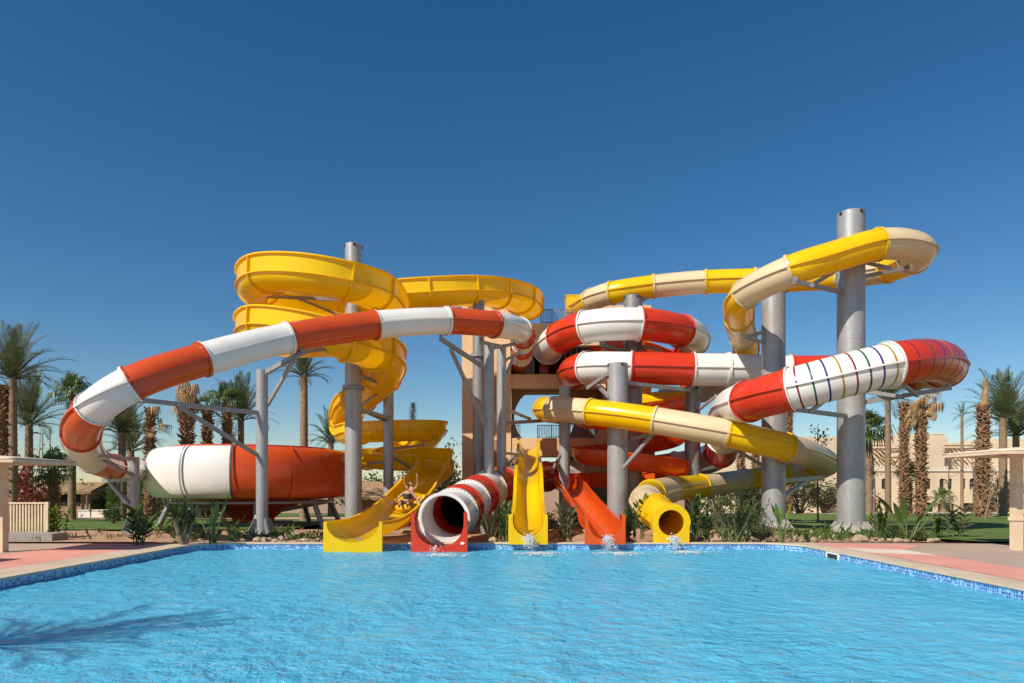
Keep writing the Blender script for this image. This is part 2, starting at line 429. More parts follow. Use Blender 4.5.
# skimmer box in the right wall
t = empty('pool_skimmer', (PX1, 18.4, -.1), 'small white framed skimmer mouth set in the right blue tile band', 'skimmer')
mb = MB()
for a in ((-.36, .36, .02, .07), (-.36, .36, -.17, -.12)): mb.box(-.03, .002, a[0], a[1], a[2], a[3])
for a in ((-.36, -.30), (.30, .36)): mb.box(-.03, .001, a[0], a[1], -.12, .02)
local_build(mb, 'frame', M['white'], t, smooth=False)
mb = MB(); mb.box(-.012, .01, -.30, .30, -.12, .02); local_build(mb, 'opening', M['dark'], t, smooth=False)

# ------------------------------------------------------------------ slides
def P(px, y, Y, c=None, hl=None, roll=0): return dict(p=at(px, y, Y), c=c, hl=hl, roll=roll)
def Q(px, z, Y, c=None, hl=None, roll=0): return dict(p=Vector(((px-512)/F*Y, Y, z)), c=c, hl=hl, roll=roll)
def W(x, Y, z, c=None, hl=None, roll=0): return dict(p=Vector((x, Y, z)), c=c, hl=hl, roll=roll)
def spline(cps, step=.22):
    pts = [c['p'] for c in cps]
    ext = [pts[0]*2-pts[1]]+pts+[pts[-1]*2-pts[-2]]
    tt = [0]
    for i in range(1, len(ext)): tt.append(tt[-1]+max(1e-3, (ext[i]-ext[i-1]).length**.5))
    res = []
    for i in range(len(pts)-1):
        p0, p1, p2, p3 = ext[i:i+4]; t0, t1, t2, t3 = tt[i:i+4]
        n = max(3, int((p2-p1).length/step))
        seg = []
        for k in range(n+1):
            t = t1+(t2-t1)*k/n
            a1 = p0*((t1-t)/(t1-t0))+p1*((t-t0)/(t1-t0)); a2 = p1*((t2-t)/(t2-t1))+p2*((t-t1)/(t2-t1)); a3 = p2*((t3-t)/(t3-t2))+p3*((t-t2)/(t3-t2))
            b1 = a1*((t2-t)/(t2-t0))+a2*((t-t0)/(t2-t0)); b2 = a2*((t3-t)/(t3-t1))+a3*((t-t1)/(t3-t1))
            f = k/n; f = f*f*(3-2*f)
            A, B = cps[i], cps[i+1]
            hl = None if A['hl'] is None else A['hl']*(1-f)+B['hl']*f
            seg.append((b1*((t2-t)/(t2-t1))+b2*((t-t1)/(t2-t1)), hl, A['roll']*(1-f)+B['roll']*f))
        res.append(seg)
    return res
def frames(samples):
    out = []
    for i, s in enumerate(samples):
        a = samples[max(0, i-1)][0]; b = samples[min(len(samples)-1, i+1)][0]
        t = (b-a).normalized(); sd = t.cross(Vector((0, 0, 1))).normalized(); up = sd.cross(t)
        if s[2]:
            q = Matrix.Rotation(R(s[2]), 3, t); sd = q @ sd; up = q @ up
        out.append((s[0], t, sd, up, s[1]))
    return out
def sweep(mb, fr, prof, closed=True, caps=True):
    n = None; vs = []
    for p, t, sd, up, hl in fr:
        pr = prof(hl) if callable(prof) else prof
        n = len(pr)
        vs += [p+sd*a+up*b for a, b in pr]
    fs = []
    for i in range(len(fr)-1):
        for k in range(n if closed else n-1):
            k2 = (k+1) % n; fs.append((i*n+k, i*n+k2, (i+1)*n+k2, (i+1)*n+k))
    if caps and closed: fs.append(tuple(range(n-1, -1, -1))); fs.append(tuple(len(vs)-n+k for k in range(n)))
    mb.add(vs, fs)
def group_segments(cps):
    """joins spline pieces between the joints (points with a colour)"""
    segs = spline(cps); out = []; tot = [s for sg in segs for s in (sg if sg is segs[-1] else sg[:-1])]
    fr = frames(tot); idx = 0; cur = None
    for i, sg in enumerate(segs):
        if cps[i]['c'] is not None:
            cur = [cps[i]['c'], idx, idx]; out.append(cur)
        idx += len(sg)-1; cur[2] = idx
    return [(c, fr[a:b+1]) for c, a, b in out], fr
def ringprof(r, n=32): return [(r*math.cos(2*math.pi*k/n), r*math.sin(2*math.pi*k/n)) for k in range(n)]
def extend(fr0, l0, l1):
    p, t, sd, up, hl = fr0
    return [(p+t*l0, t, sd, up, hl), (p+t*l1, t, sd, up, hl)]
def annulus(mb, fr0, r0, r1, l0, l1, n=36):
    p, t, sd, up, hl = fr0; vs = []
    for rr, l in ((r0, l0), (r1, l0), (r1, l1), (r0, l1)):
        vs += [p+t*l+(sd*math.cos(2*math.pi*k/n)+up*math.sin(2*math.pi*k/n))*rr for k in range(n)]
    fs = [(i*n+k, i*n+(k+1) % n, ((i+1) % 4)*n+(k+1) % n, ((i+1) % 4)*n+k) for i in range(4) for k in range(n)]
    mb.add(vs, fs)
TH = .035
def tube_slide(name, label, cps, r, colors, stripes=None, seam=True, shaded_tail=0):
    segs, fr = group_segments(cps)
    root = empty(name, (fr[-1][0].x, fr[-1][0].y, gz(fr[-1][0].y)), label, 'water slide')
    for i, (c, f) in enumerate(segs):
        mb = MB(); sweep(mb, f, ringprof(r), True, False)
        if len(segs)-shaded_tail <= i < len(segs)-2:
            ml = MB(); sweep(ml, f, list(reversed(ringprof(r-TH))), True, False); ch_l = ml.build('unlit_inner_shell', M['dark'], None)  # dark shell: the tube's unlit inside put in as colour
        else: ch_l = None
        if i >= len(segs)-2:
            sweep(mb, f, list(reversed(ringprof(r-TH))), True, False)
            for e, s in ((f[0], 1), (f[-1], -1)): annulus(mb, e, r-TH, r, -.003, .003)
        o = mb.build('tube_segment', colors[c], root)
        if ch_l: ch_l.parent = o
        mb = MB(); annulus(mb, f[0], r-.01, r+(.055 if r < .6 else .075), -.015, .06)
        mb2 = MB()
        if i == len(segs)-1: annulus(mb2, f[-1], r-.01, r+(.055 if r < .6 else .075), -.06, .012)
        else: annulus(mb2, f[-1], r-.01, r+(.052 if r < .6 else .072), -.06, -.016)
        for m_, e, l in ((mb2, f[-1], -.066), (mb, f[0], .066)):
            m_.cur = 1; p, t, sd, up, hl = e; nb = int(40*r+8); rb = r+(.030 if r < .6 else .042)
            for k in range(nb):
                a = 2*math.pi*(k+.5)/nb; v = sd*math.cos(a)+up*math.sin(a); q = p+v*rb; m_.bar(q+t*(l-.010), q+t*(l+.010), .022 if r < .6 else .026)
        ch = mb2.build('joint_flange', [colors[c], M['galv_dark']], None); ch.parent = o
        ch = mb.build('joint_flange', [colors[c], M['galv_dark']], None); ch.parent = o; ch.matrix_parent_inverse = o.matrix_parent_inverse.copy() if False else Matrix.Identity(4)
        if seam:
            for s in (1, -1):
                mb = MB(); sweep(mb, f, [(s*(r-.01), -.03), (s*(r+.075), -.03), (s*(r+.075), .03), (s*(r-.01), .03)][::s], True, True)
                ch = mb.build('seam_flange', colors[c], None, smooth=False); ch.parent = o
        if stripes and i in stripes:
            ln = [0]
            for a, b in zip(f[:-1], f[1:]): ln.append(ln[-1]+(b[0]-a[0]).length)
            cols = stripes[i]
            for k, sc in enumerate(cols):
                d = ln[-1]*(k+.6)/(len(cols)+.3)
                j = max(x for x in range(len(ln)) if ln[x] <= d); j = min(j, len(f)-2)
                q = (d-ln[j])/(ln[j+1]-ln[j])
                p = f[j][0].lerp(f[j+1][0], q); t = f[j][1].lerp(f[j+1][1], q).normalized(); sd = f[j][2].lerp(f[j+1][2], q).normalized(); up = f[j][3].lerp(f[j+1][3], q).normalized()
                mb = MB(); annulus(mb, (p, t, sd, up, None), r-.01, r+.006, -.032, .032, 48)
                ch = mb.build('stripe', M[sc], None); ch.parent = o
    return root, fr
def flume_prof(r, t=.03, flare=.10, nseg=20, kz=1.0):
    def f(hl):
        p = [(-r-flare, hl-.06), (-r-flare, hl), (-r, hl)]
        for k in range(nseg+1):
            a = math.pi+math.pi*k/nseg; p.append((r*math.cos(a), kz*r*math.sin(a)))
        return (p+[(r, hl), (r+flare, hl), (r+flare, hl-.06)])[::-1]
    return f
def flume_slide(name, label, cps, r, col, joints=None, flare=.10, kz=1.0):
    segs, fr = group_segments(cps)
    root = empty(name, (fr[-1][0].x, fr[-1][0].y, gz(fr[-1][0].y)), label, 'water slide')
    pf = flume_prof(r, flare=flare, kz=kz)
    def collar(mb, ends, n=20):
        loops = []
        for p, t, sd, up, hl in ends:
            top = max(hl-.06, .002); w = .11
            inn = [(-(r+.01), top)]+[((r+.01)*math.cos(math.pi+math.pi*k/n), (kz*r+.01)*math.sin(math.pi+math.pi*k/n)) for k in range(n+1)]+[(r+.01, top)]
            out = [(-(r+w), top)]+[((r+w)*math.cos(math.pi+math.pi*k/n), (kz*r+w)*math.sin(math.pi+math.pi*k/n)) for k in range(n+1)]+[(r+w, top)]
            for lp in (inn, out): loops.append([p+sd*a+up*b for a, b in lp])
        m_ = n+3; fs = []
        for k in range(m_-1):
            for a, b in ((0, 1), (1, 3), (3, 2), (2, 0)): fs.append((a*m_+k, b*m_+k, b*m_+k+1, a*m_+k+1))
        fs += [(0, 2*m_, 3*m_, m_), (m_-1, 2*m_-1, 4*m_-1, 3*m_-1)]
        mb.add([v for l in loops for v in l], fs)
    for i, (c, f) in enumerate(segs):
        mb = MB(); sweep(mb, f, pf, closed=False, caps=False)
        o = mb.build('flume_segment', col, root, angle=40)
        if r > .6:
            for sg in (1, -1):
                mb = MB(); sweep(mb, f, [(sg*(r-.005), -.07), (sg*(r+.09), -.07), (sg*(r+.09), -.02), (sg*(r-.005), -.02)][::sg])
                ch = mb.build('side_rib', col, None, smooth=False); ch.parent = o
        mb = MB(); collar(mb, extend(f[0], -.012, .05))
        ch = mb.build('joint_flange', col, None, angle=40); ch.parent = o
    return root, fr

# A: red and white tube on the left, into the bowl
cols_a = {'R': M['rust'], 'W': M['white']}
A = [P(521, 364, 37.8, 'R'), P(521.5, 356, 35.5, 'W'), P(522, 349, 33.7, 'R'), P(522.5, 342.5, 32.1, 'W'), P(522.8, 337, 30.7, 'R'), P(519.5, 330, 28.9, 'W'), P(494, 324.5, 27.0, 'R'), P(447, 321, 26.0, 'W'),
     P(375, 325, 24.6, 'R'), P(288, 338, 22.8, 'W'), P(203, 359.5, 20.8, 'R'), P(131, 384, 19.5, 'W'), P(94, 409, 19.6, 'R'), P(81, 436, 21.5, 'W'), P(92, 458.5, 24.8, 'R'), P(113, 467, 28.0, 'W'), P(134, 469.5, 30.8, 'R'), P(153, 471, 33.3)]
tube_slide('tube_slide', 'red and white tube slide curling left round above the deck into the big bowl', A, .5, cols_a)
# B: the wide red and white tube on the right with its striped bend
cols_b = {'R': M['red'], 'W': M['white'], 'S': M['white'], 'T': M['red'], 'w': M['white']}
B = [P(553, 359, 40, 'R'), P(548, 349.5, 37.2, 'W'), P(561, 337, 34.3, 'R'), P(585, 327, 32.6, 'W'), P(639, 324, 32, 'R'), P(681, 331.0, 33.2, 'W'), P(694, 341, 36, 'R'), Q(674, 8.85, 39.2, 'W'), Q(635, 8.5, 40.2, 'R'), Q(592, 8.15, 39.2, 'W'),
     Q(573, 7.8, 36.5, 'R'), P(587, 368, 33, 'W'), P(632, 368, 32.3, 'R'), P(692, 369.5, 32.1, 'W'), P(727, 370, 32, 'W'), P(790, 372, 31.8, 'R'), P(862, 372, 31, 'W'), Q(917, 6.75, 29.6, 'R'), Q(944, 6.5, 27.2, 'T'), P(932, 360.5, 25.0), P(889, 365, 23.6, 'S'), P(791, 389.5, 24.2, 'R'),
     P(749, 401, 26.0, 'W'), P(729, 411, 29.2), Q(724, 4.05, 31.8, 'R'), Q(720, 3.5, 34.2, 'W'), Q(703, 3.15, 36.6), Q(676, 2.95, 38.2, 'R'), Q(645, 2.75, 38.9, 'W'), P(610, 470, 38.9), P(578, 472.5, 38.6, 'W'), P(546, 476.5, 36.8, 'R'), P(520, 481, 33.6, 'W'), P(501, 485, 30.4, 'R'),
     P(488, 490, 28.4, 'W'), P(478.5, 496, 26.6, 'R'), P(469, 502, 25.1, 'W'), P(461, 507.5, 23.8, 'R'), P(454, 512.5, 22.7, 'w'), P(444, 518.6, 21.4)]
strp = ['s_red', 's_green', 's_blue', 's_gold']
slide_b, fr_b = tube_slide('tube_slide', 'wide red and white tube slide with a colourfully striped bend by the tallest pole', B, .76, cols_b, {18: strp[::-1]+strp[::-1], 19: ['s_gold', 's_blue', 's_green', 's_red', 's_gold', 's_blue', 's_green', 's_red']}, shaded_tail=13)
# D: narrow yellow and cream tube
cols_d = {'Y': M['yellow'], 'T': M['tan']}
D = [P(579, 306, 37.6, 'Y'), P(585, 303.5, 36.2), P(592, 299.5, 35.2, 'T'), P(612, 293, 34.1, 'Y'), P(654, 286.5, 33.6, 'T'), P(706, 282, 33.0, 'Y'), P(755, 280.5, 32.3, 'T'), P(787, 279.5, 31.7, 'Y'), P(838, 276.5, 30.7, 'T'), P(888, 269, 29.0, 'Y'), P(914, 259, 27.0, 'T'), P(918, 249, 25.3), P(903, 244.5, 25.0), P(878, 244.5, 24.8, 'Y'),
     P(836, 256, 24.8), P(790, 271, 24.9, 'T'), P(746, 294, 26.4, 'Y'), P(739, 318, 29.0, 'T'), P(743, 337.5, 32, 'Y'), P(746, 352, 34.2), Q(737, 7.6, 36.2, 'T'), Q(696, 6.9, 37.8, 'Y'), Q(640, 6.4, 38.2), Q(592, 6.1, 38.2, 'T'), Q(556, 5.85, 36.4), Q(545, 5.55, 33.4, 'Y'), P(555, 409.3, 31.3, 'T'),
     P(591, 412, 29.5, 'Y'), P(655, 420.5, 28.2, 'T'), P(727, 433.5, 27.2, 'Y'), P(786, 447.5, 27.3, 'T'), P(815, 456.5, 30.0), P(826, 463.5, 32.6, 'Y'), P(817, 469, 35.0, 'T'), P(793, 473.5, 36.2, 'Y'), P(745, 480, 35.8, 'T'), P(700, 486, 33.4, 'Y'), P(670, 489.5, 30.4, 'T'), P(651, 494, 27.6, 'Y'), P(646, 501, 25.4, 'T'), P(655, 511, 23.2, 'Y'), P(670, 522.5, 21.4)]
slide_d, fr_d = tube_slide('tube_slide', 'narrow yellow and cream tube slide looping highest round the tall pole on the right', D, .56, cols_d, shaded_tail=8)
# C: wide open yellow flume
H1 = .66
C = [P(528, 308, 37.5, 'Y', H1), P(520, 301, 36.0, 'Y', H1), P(500, 295.5, 34.6, 'Y', H1), P(472, 293.5, 33.6, 'Y', H1), P(430, 295.5, 33, 'Y', H1), Q(390, 10.85, 33.0, 'Y', H1), Q(340, 10.65, 33.0, 'Y', H1), Q(290, 10.45, 31.8, None, H1), Q(259, 10.25, 29.6, 'Y', H1), P(269, 276.5, 27.0, 'Y', H1), P(305, 277, 25.9, None, H1), P(345, 285, 26.1, 'Y', H1), P(374, 295, 27.3, 'Y', H1), Q(388, 9.05, 29.4, None, H1), Q(378, 8.85, 31.6, 'Y', H1),
     Q(340, 8.65, 32.8, 'Y', H1), Q(290, 8.45, 32.0, None, H1), Q(258, 8.25, 29.8, 'Y', H1), P(268, 326, 27.0, 'Y', H1), P(305, 332, 26.1, None, H1), P(346, 345, 26.4, 'Y', H1), P(375, 355, 27.8, 'Y', H1), P(386, 365, 29.6, None, H1), P(382, 379, 31.4, 'Y', H1), P(373, 390, 32.8, None, .45), P(360, 400, 34.4, 'Y', .45), P(350, 409, 36.4, None, .5),
     Q(335, 5.1, 39.0, 'Y', H1), Q(346, 4.85, 40.5, None, H1)]
C2 = [Q(350, 4.75, 39.0, 'Y', H1), P(349, 434, 37.2, None, .46), P(359, 431.5, 35.8, 'Y', .42), P(378, 430.5, 35.2, None, .42), P(408, 429.5, 35, 'Y', .42), P(427, 429, 35.7, 'Y', .42), P(431, 430.5, 37.4, None, .42), Q(422, 4.4, 39.2, 'Y', .42), Q(396, 3.85, 40.0, None, .4), Q(370, 3.65, 39.4, 'Y', .35), P(357, 455.5, 37.6, None, .25), P(368, 457, 36.1, 'Y', .2, 3), P(392, 459, 35.4, None, .3, 8), P(420, 460.5, 35.6, 'Y', .5, 14), P(436, 463.5, 34.6, None, .55, 16), P(435, 469, 32.9, 'Y', .4, 12), P(424, 479, 31.0, None, .22, 4), P(413, 489.5, 28.9, 'Y', .08, 0), P(402, 501, 26.6, None, .04), P(389, 511.5, 24.5, 'Y', .04), P(373, 519.5, 22.4, None, .04), P(353.5, 522.3, 20.3, None, .02)]
Cfull = C[:-2]+[Q(345, 5.25, 38.4, 'Y', .5)]+C2[1:]
slide_c, fr_c = flume_slide('open_slide', 'wide open yellow raft slide twisting down round the grey pole with two riders on it', Cfull, .80, M['yellow'], kz=.75)
# E: straight yellow body slide
def EW(Y, zf, c=None, hl=.14): return W((528.5-512)/F*Y, Y, zf+.44, c, hl)
E = [EW(36.6, 3.75, 'Y', .2), EW(35.4, 3.65, None, .17), EW(33.6, 3.15, 'Y'), EW(31.4, 2.55, None), EW(29.4, 2.25, 'Y'), EW(28.2, 2.02, None), EW(27.0, 1.7, 'Y'), EW(25.6, 1.02, None), EW(24.4, .62, 'Y'), EW(23, .38, None), EW(21.9, .27, 'Y'), EW(20.95, .25)]
slide_e, fr_e = flume_slide('open_slide', 'straight narrow open yellow slide with humps dropping from the tower to the pool', E, .44, M['yellow'], flare=.13)
# F: orange open helix with its chute
hx, hy, hr = 5.95, 34.5, 2.4
Fp = [P(592, 347, 37.8, 'O', .3), P(640, 348.5, 37.2, 'O', .3), Q(680, 8.3, 38.4, None, .3), Q(692, 6.8, 38.0, 'O', .3)]
na = 8; i0 = 0; i1 = 17
for i in range(i0, i1):
    a = 60+360*i/na            # counter-clockwise seen from above
    z = 5.85-.226*i
    Fp.append(W(hx+hr*math.cos(R(a)), hy+hr*math.sin(R(a)), z, 'O' if i % 2 == 0 else None, .3))
Fp += [Q(585, 2.2, 36.1, 'O', .3), Q(572, 2.14, 35.2, None, .3), Q(566, 2.05, 33.7, 'O', .28, 5), Q(567.5, 1.92, 32.1, None, .25, 6), P(573, 487.5, 30.3, None, .2, 4), P(578, 494, 28.6, 'O', .18), P(586.5, 504.5, 26.3, None, .15), P(595, 515, 24, 'O', .15), P(601.5, 522.5, 22.2, None, .14), P(605, 526, 20.95, None, .14)]
slide_f, fr_f = flume_slide('open_slide', 'open orange spiral slide ending in a short orange chute beside the grey pole', Fp, .50, M['orange'], flare=.08)

# exit panels
def exit_panel(root, name, cx, y, wide, ztop, zbot, ucx, ucz, ur, mat, thick=.07, kz=1.0):
    """upright plate with a rounded cut-out where the slide opens"""
    n = 16; pts_o = []; pts_i = []
    top = ztop
    inner = [(-ur, top)]+[(ur*math.cos(math.pi+math.pi*k/n), ucz+kz*ur*math.sin(math.pi+math.pi*k/n)) for k in range(n+1)]+[(ur, top)]
    w = wide/2
    outer = [(-w, top-.03)]+[(-w+2*w*k/n, zbot) for k in range(n+1)]+[(w, top-.03)]
    vs = []
    for yy in (y, y+thick):
        vs += [(cx+x, yy, z) for x, z in inner]+[(cx+x, yy, z) for x, z in outer]
    m_ = len(inner); fs = []
    for k in range(m_-1):
        fs.append((k, m_+k, m_+k+1, k+1)); o2 = 2*m_
        fs.append((o2+k, o2+k+1, o2+m_+k+1, o2+m_+k))
        fs.append((k, k+1, o2+k+1, o2+k)); fs.append((m_+k, o2+m_+k, o2+m_+k+1, m_+k+1))
    fs.append((0, 2*m_, 3*m_, m_)); fs.append((m_-1, 2*m_-1, 4*m_-1, 3*m_-1))
    mb = MB(); mb.add(vs, fs)
    return mb.build(name, mat, root, angle=30)
def px2x(px, Y): return (px-512)/F*Y
exit_panel(slide_c, 'exit_panel', px2x(353.5, 20.3), 20.2, 1.74, .72, -.24, 0, .67, .78, M['yellow'], kz=.75)
# side walls behind the wide exit panel
exit_panel(slide_e, 'exit_panel', px2x(528, 20.85), 20.78, 1.2, .92, -.02, 0, .69, .46, M['yellow'])
exit_panel(slide_f, 'exit_panel', px2x(605, 20.85), 20.80, 1.24, .90, -.02, 0, .64, .51, M['orange'])
def exit_flare(root, cx, y, ztop, zbot, cx2, y2, lip2, bot2, mat):
    """tapering cheeks that blend the upright plate into the flume behind it"""
    for s in (-1, 1):
        a = [(cx+s*.6, y, ztop-.03), (cx+s*.6, y, zbot), (cx2+s*.50, y2, bot2), (cx2+s*.56, y2, lip2)]
        b = [(cx+s*.45, y, ztop), (cx+s*.60, y, ztop-.03), (cx2+s*.56, y2, lip2), (cx2+s*.44, y2, lip2)]
        mb = MB(); mb.add(a, [(0, 1, 2, 3)]); mb.add(b, [(0, 1, 2, 3)]); mb.build('exit_cheek', mat, root, smooth=False)
exit_flare(slide_e, px2x(528, 20.85), 20.86, .915, .0, px2x(528.5, 21.8), 21.85, .86, .1, M['yellow'])
exit_flare(slide_f, px2x(605, 20.85), 20.88, .895, .0, px2x(602.2, 21.95), 21.9, .82, .1, M['orange'])
# yellow collar plate of D
xD = px2x(670.5, 21.3)
mb = MB(); n = 36; vs = []; fs = []
for yy in (21.18, 21.3):
    for k in range(n):
        a = 2*math.pi*k/n; vs.append((xD+.40*math.cos(a), yy, .62+.40*math.sin(a)))
    for k in range(n):
        a = 2*math.pi*k/n; ca, sa = math.cos(a), math.sin(a)
        if sa >= -.1: vs.append((xD+.60*ca, yy, .62+.60*sa))
        else:
            x = .60*ca*(1+.0*abs(sa)); zz = .62-.06+(-.60)*min(1, (-sa-.1)*1.6)
            vs.append((xD+max(-.56, min(.56, .60*ca*(1+.5*abs(sa)))), yy, max(0-.06, zz)))
for k in range(n):
    k2 = (k+1) % n
    fs += [(k, k2, n+k2, n+k), (2*n+k, 3*n+k, 3*n+k2, 2*n+k2), (k, 2*n+k, 2*n+k2, k2), (n+k, n+k2, 3*n+k2, 3*n+k)]
mb.add(vs, fs); mb.build('exit_panel', M['yellow'], slide_d, angle=40)
# red catch tray under the wide tube mouth
xB, yB = px2x(439.5, 20.4), 20.35
tr = exit_panel(slide_b, 'exit_tray', xB, 20.3, 1.68, .98, -.26, 0, .66, .73, M['red'])
mb = MB(); n = 18
for sgn in (1,):
    vs = []; fs = []
    for yy in (20.37, 21.35):
        for rr in (.74, .80):
            hgt = 1.0 if yy < 20.5 else .62
            ar = [(-rr, hgt)]+[(rr*math.cos(math.pi+math.pi*k/n), .66+rr*math.sin(math.pi+math.pi*k/n)) for k in range(n+1)]+[(rr, hgt)]
            xs = (xB if yy < 20.5 else px2x(443, 21.35)); vs += [(xs+x, yy, z) for x, z in ar]
    m_ = n+3
    for k in range(m_-1):
        for a, b in ((0, 2), (1, 3)): fs.append((a*m_+k, a*m_+k+1, b*m_+k+1, b*m_+k))
    fs += [(0, m_, 3*m_, 2*m_), (m_-1, 2*m_-1, 4*m_-1, 3*m_-1)]
    mb.add(vs, fs)
ch = mb.build('tray_trough', M['red'], None, angle=40); ch.parent = tr
mb = MB(); mb.sphere((xB+.70, 20.29, .05), .065, 14, (1, .25, .7)); ch = mb.build('oval_sticker', M['white'], None); ch.parent = tr

# start tubs on the tower
def start_tub(root, x, y, z, w, h, mat):
    mb = MB(); mb.box(x-w/2, x+w/2, y, y+1.2, z, z+h)
    mb.box(x-w/2-.04, x+w/2+.04, y-.03, y+1.23, z+h+.001, z+h+.05)
    return mb.build('start_tub', mat, root, smooth=False)
start_tub(slide_d, px2x(574, 37.6), 37.4, at(0, 313, 37.4).z, .85, .95, M['yellow'])

# the bowl
bc = Vector((px2x(253.5, 34), 34.0, 0)); BR = 4.82
bowl = empty('bowl_slide', (bc.x, bc.y, gz(34)), 'huge round red and white bowl on steel legs at the end of the left tube', 'slide bowl')
zt, zb = 3.60, 1.2
def bowl_prof(off=0):
    pr = [(BR-1.3, zt-.02+off*.5)]
    n = 14; hz = (zt-zb)/2-.02; zc = (zt+zb)/2
    for k in range(n+1):
        a = math.pi/2-math.pi*k/n
        pr.append((BR-.95+.95*max(0, math.cos(a))**.5+off, zc+(hz+off*.5)*math.sin(a)))
    return pr
def ang_px(px):   # angle on the bowl rim for a picture column (front side)
    X = px2x(px, 30.0); return math.pi*1.5+math.asin(max(-.999, min(.999, (X-bc.x)/BR)))
a_w0, a_w1, a_w2, a_r1, a_r2 = ang_px(166)-.25, ang_px(188), ang_px(238), ang_px(291), ang_px(335)
panels = [(R(90), a_w1-R(38), 'white'), (a_w1-R(38), a_w1, 'white'), (a_w1, a_w2, 'white'), (a_w2, a_r1, 'rust'), (a_r1, a_r2+R(10), 'rust'), (a_r2+R(10), R(450), 'white')]
for a0, a1, cn in panels:
    mb = MB(); pr = bowl_prof(); mb.lathe(pr[::-1], max(6, int((a1-a0)/R(4))), bc, a0, a1)
    pi_ = bowl_prof(-.05); mb.lathe(pi_, max(6, int((a1-a0)/R(4))), bc, a0, a1)
    o = mb.build('bowl_panel', M[cn], bowl)
    mb = MB(); mb.lathe([(r_+.0, z_) for r_, z_ in bowl_prof(.10)][::-1]+[(r_, z_) for r_, z_ in bowl_prof(-.02)], 1, bc, a0-.011, a0+.011)
    mat = M['joint'] if abs(a0-a_w2) < 1e-6 else (M['rust'] if cn == 'rust' else M['arm'])
    ch = mb.build('joint_flange', mat, None); ch.parent = o
mb = MB(); mb.lathe([(BR-1.2, zt-.01), (BR-1.0, zt-.01), (BR-1.0, zt+.05), (BR-1.35, zt+.05), (BR-1.35, zt-.01), (BR-1.2, zt-.01)], 72, bc); mb.build('top_rim', M['rust'], bowl)
mb = MB(); mb.lathe([(.95, -.2), (1.0, .2), (1.35, .5), (2.3, .92), (BR-1.0, 1.24), (BR-.9, 1.22)][::-1], 64, bc); mb.lathe([(.9, -.2), (.95, .2), (1.3, .54), (2.25, .97), (BR-1.0, 1.29), (BR-.9, 1.26)], 64, bc); mb.build('funnel', M['rust'], bowl)
mb = MB(); rr = BR-1.0
mb.lathe([(rr-.12, .98), (rr+.05, .98), (rr+.05, 1.08), (rr-.12, 1.08), (rr-.12, .98)], 48, bc)
for k in range(8):
    a = R(22.5+45*k); mb.bar(bc+Vector((math.cos(a)*1.2, math.sin(a)*1.2, .52)), bc+Vector((math.cos(a)*rr, math.sin(a)*rr, 1.0)), .12)
mb.build('ring_frame', M['galv_dark'], bowl, smooth=False)
for k in range(8):
    a = R(22.5+45*k); mb = MB()
    p1 = bc+Vector((math.cos(a)*(rr-.1), math.sin(a)*(rr-.1), 1.0)); p0 = bc+Vector((math.cos(a)*(rr+.45), math.sin(a)*(rr+.45), gz(34)-.1))
    mb.tube([p0, p1], .13, 12); mb.build('leg', M['galv_dark'], bowl)
mb = MB(); mb.box(bc.x-1.5, bc.x+1.5, bc.y-1.5, bc.y+1.5, gz(34)-.2, .02); mb.build('drain_basin', M['concrete'], bowl, smooth=False)

LOW = [(f[0].x, f[0].y, rr_) for fr_, rr_ in ((fr_b, 1.05), (fr_c, 1.2), (fr_d, .85), (fr_e, .8), (fr_f, .8)) for f in fr_ if f[0].z < 2.0]
def under_slide(x, y, m=0): return any((x-a)**2+(y-b)**2 < (c+m)**2 for a, b, c in LOW)
for o in bpy.data.objects:
    if o.name.startswith('planting_bed'):
        for v in o.data.vertices:
            if v.co.y < 28 and under_slide(v.co.x, v.co.y): v.co.z -= .22
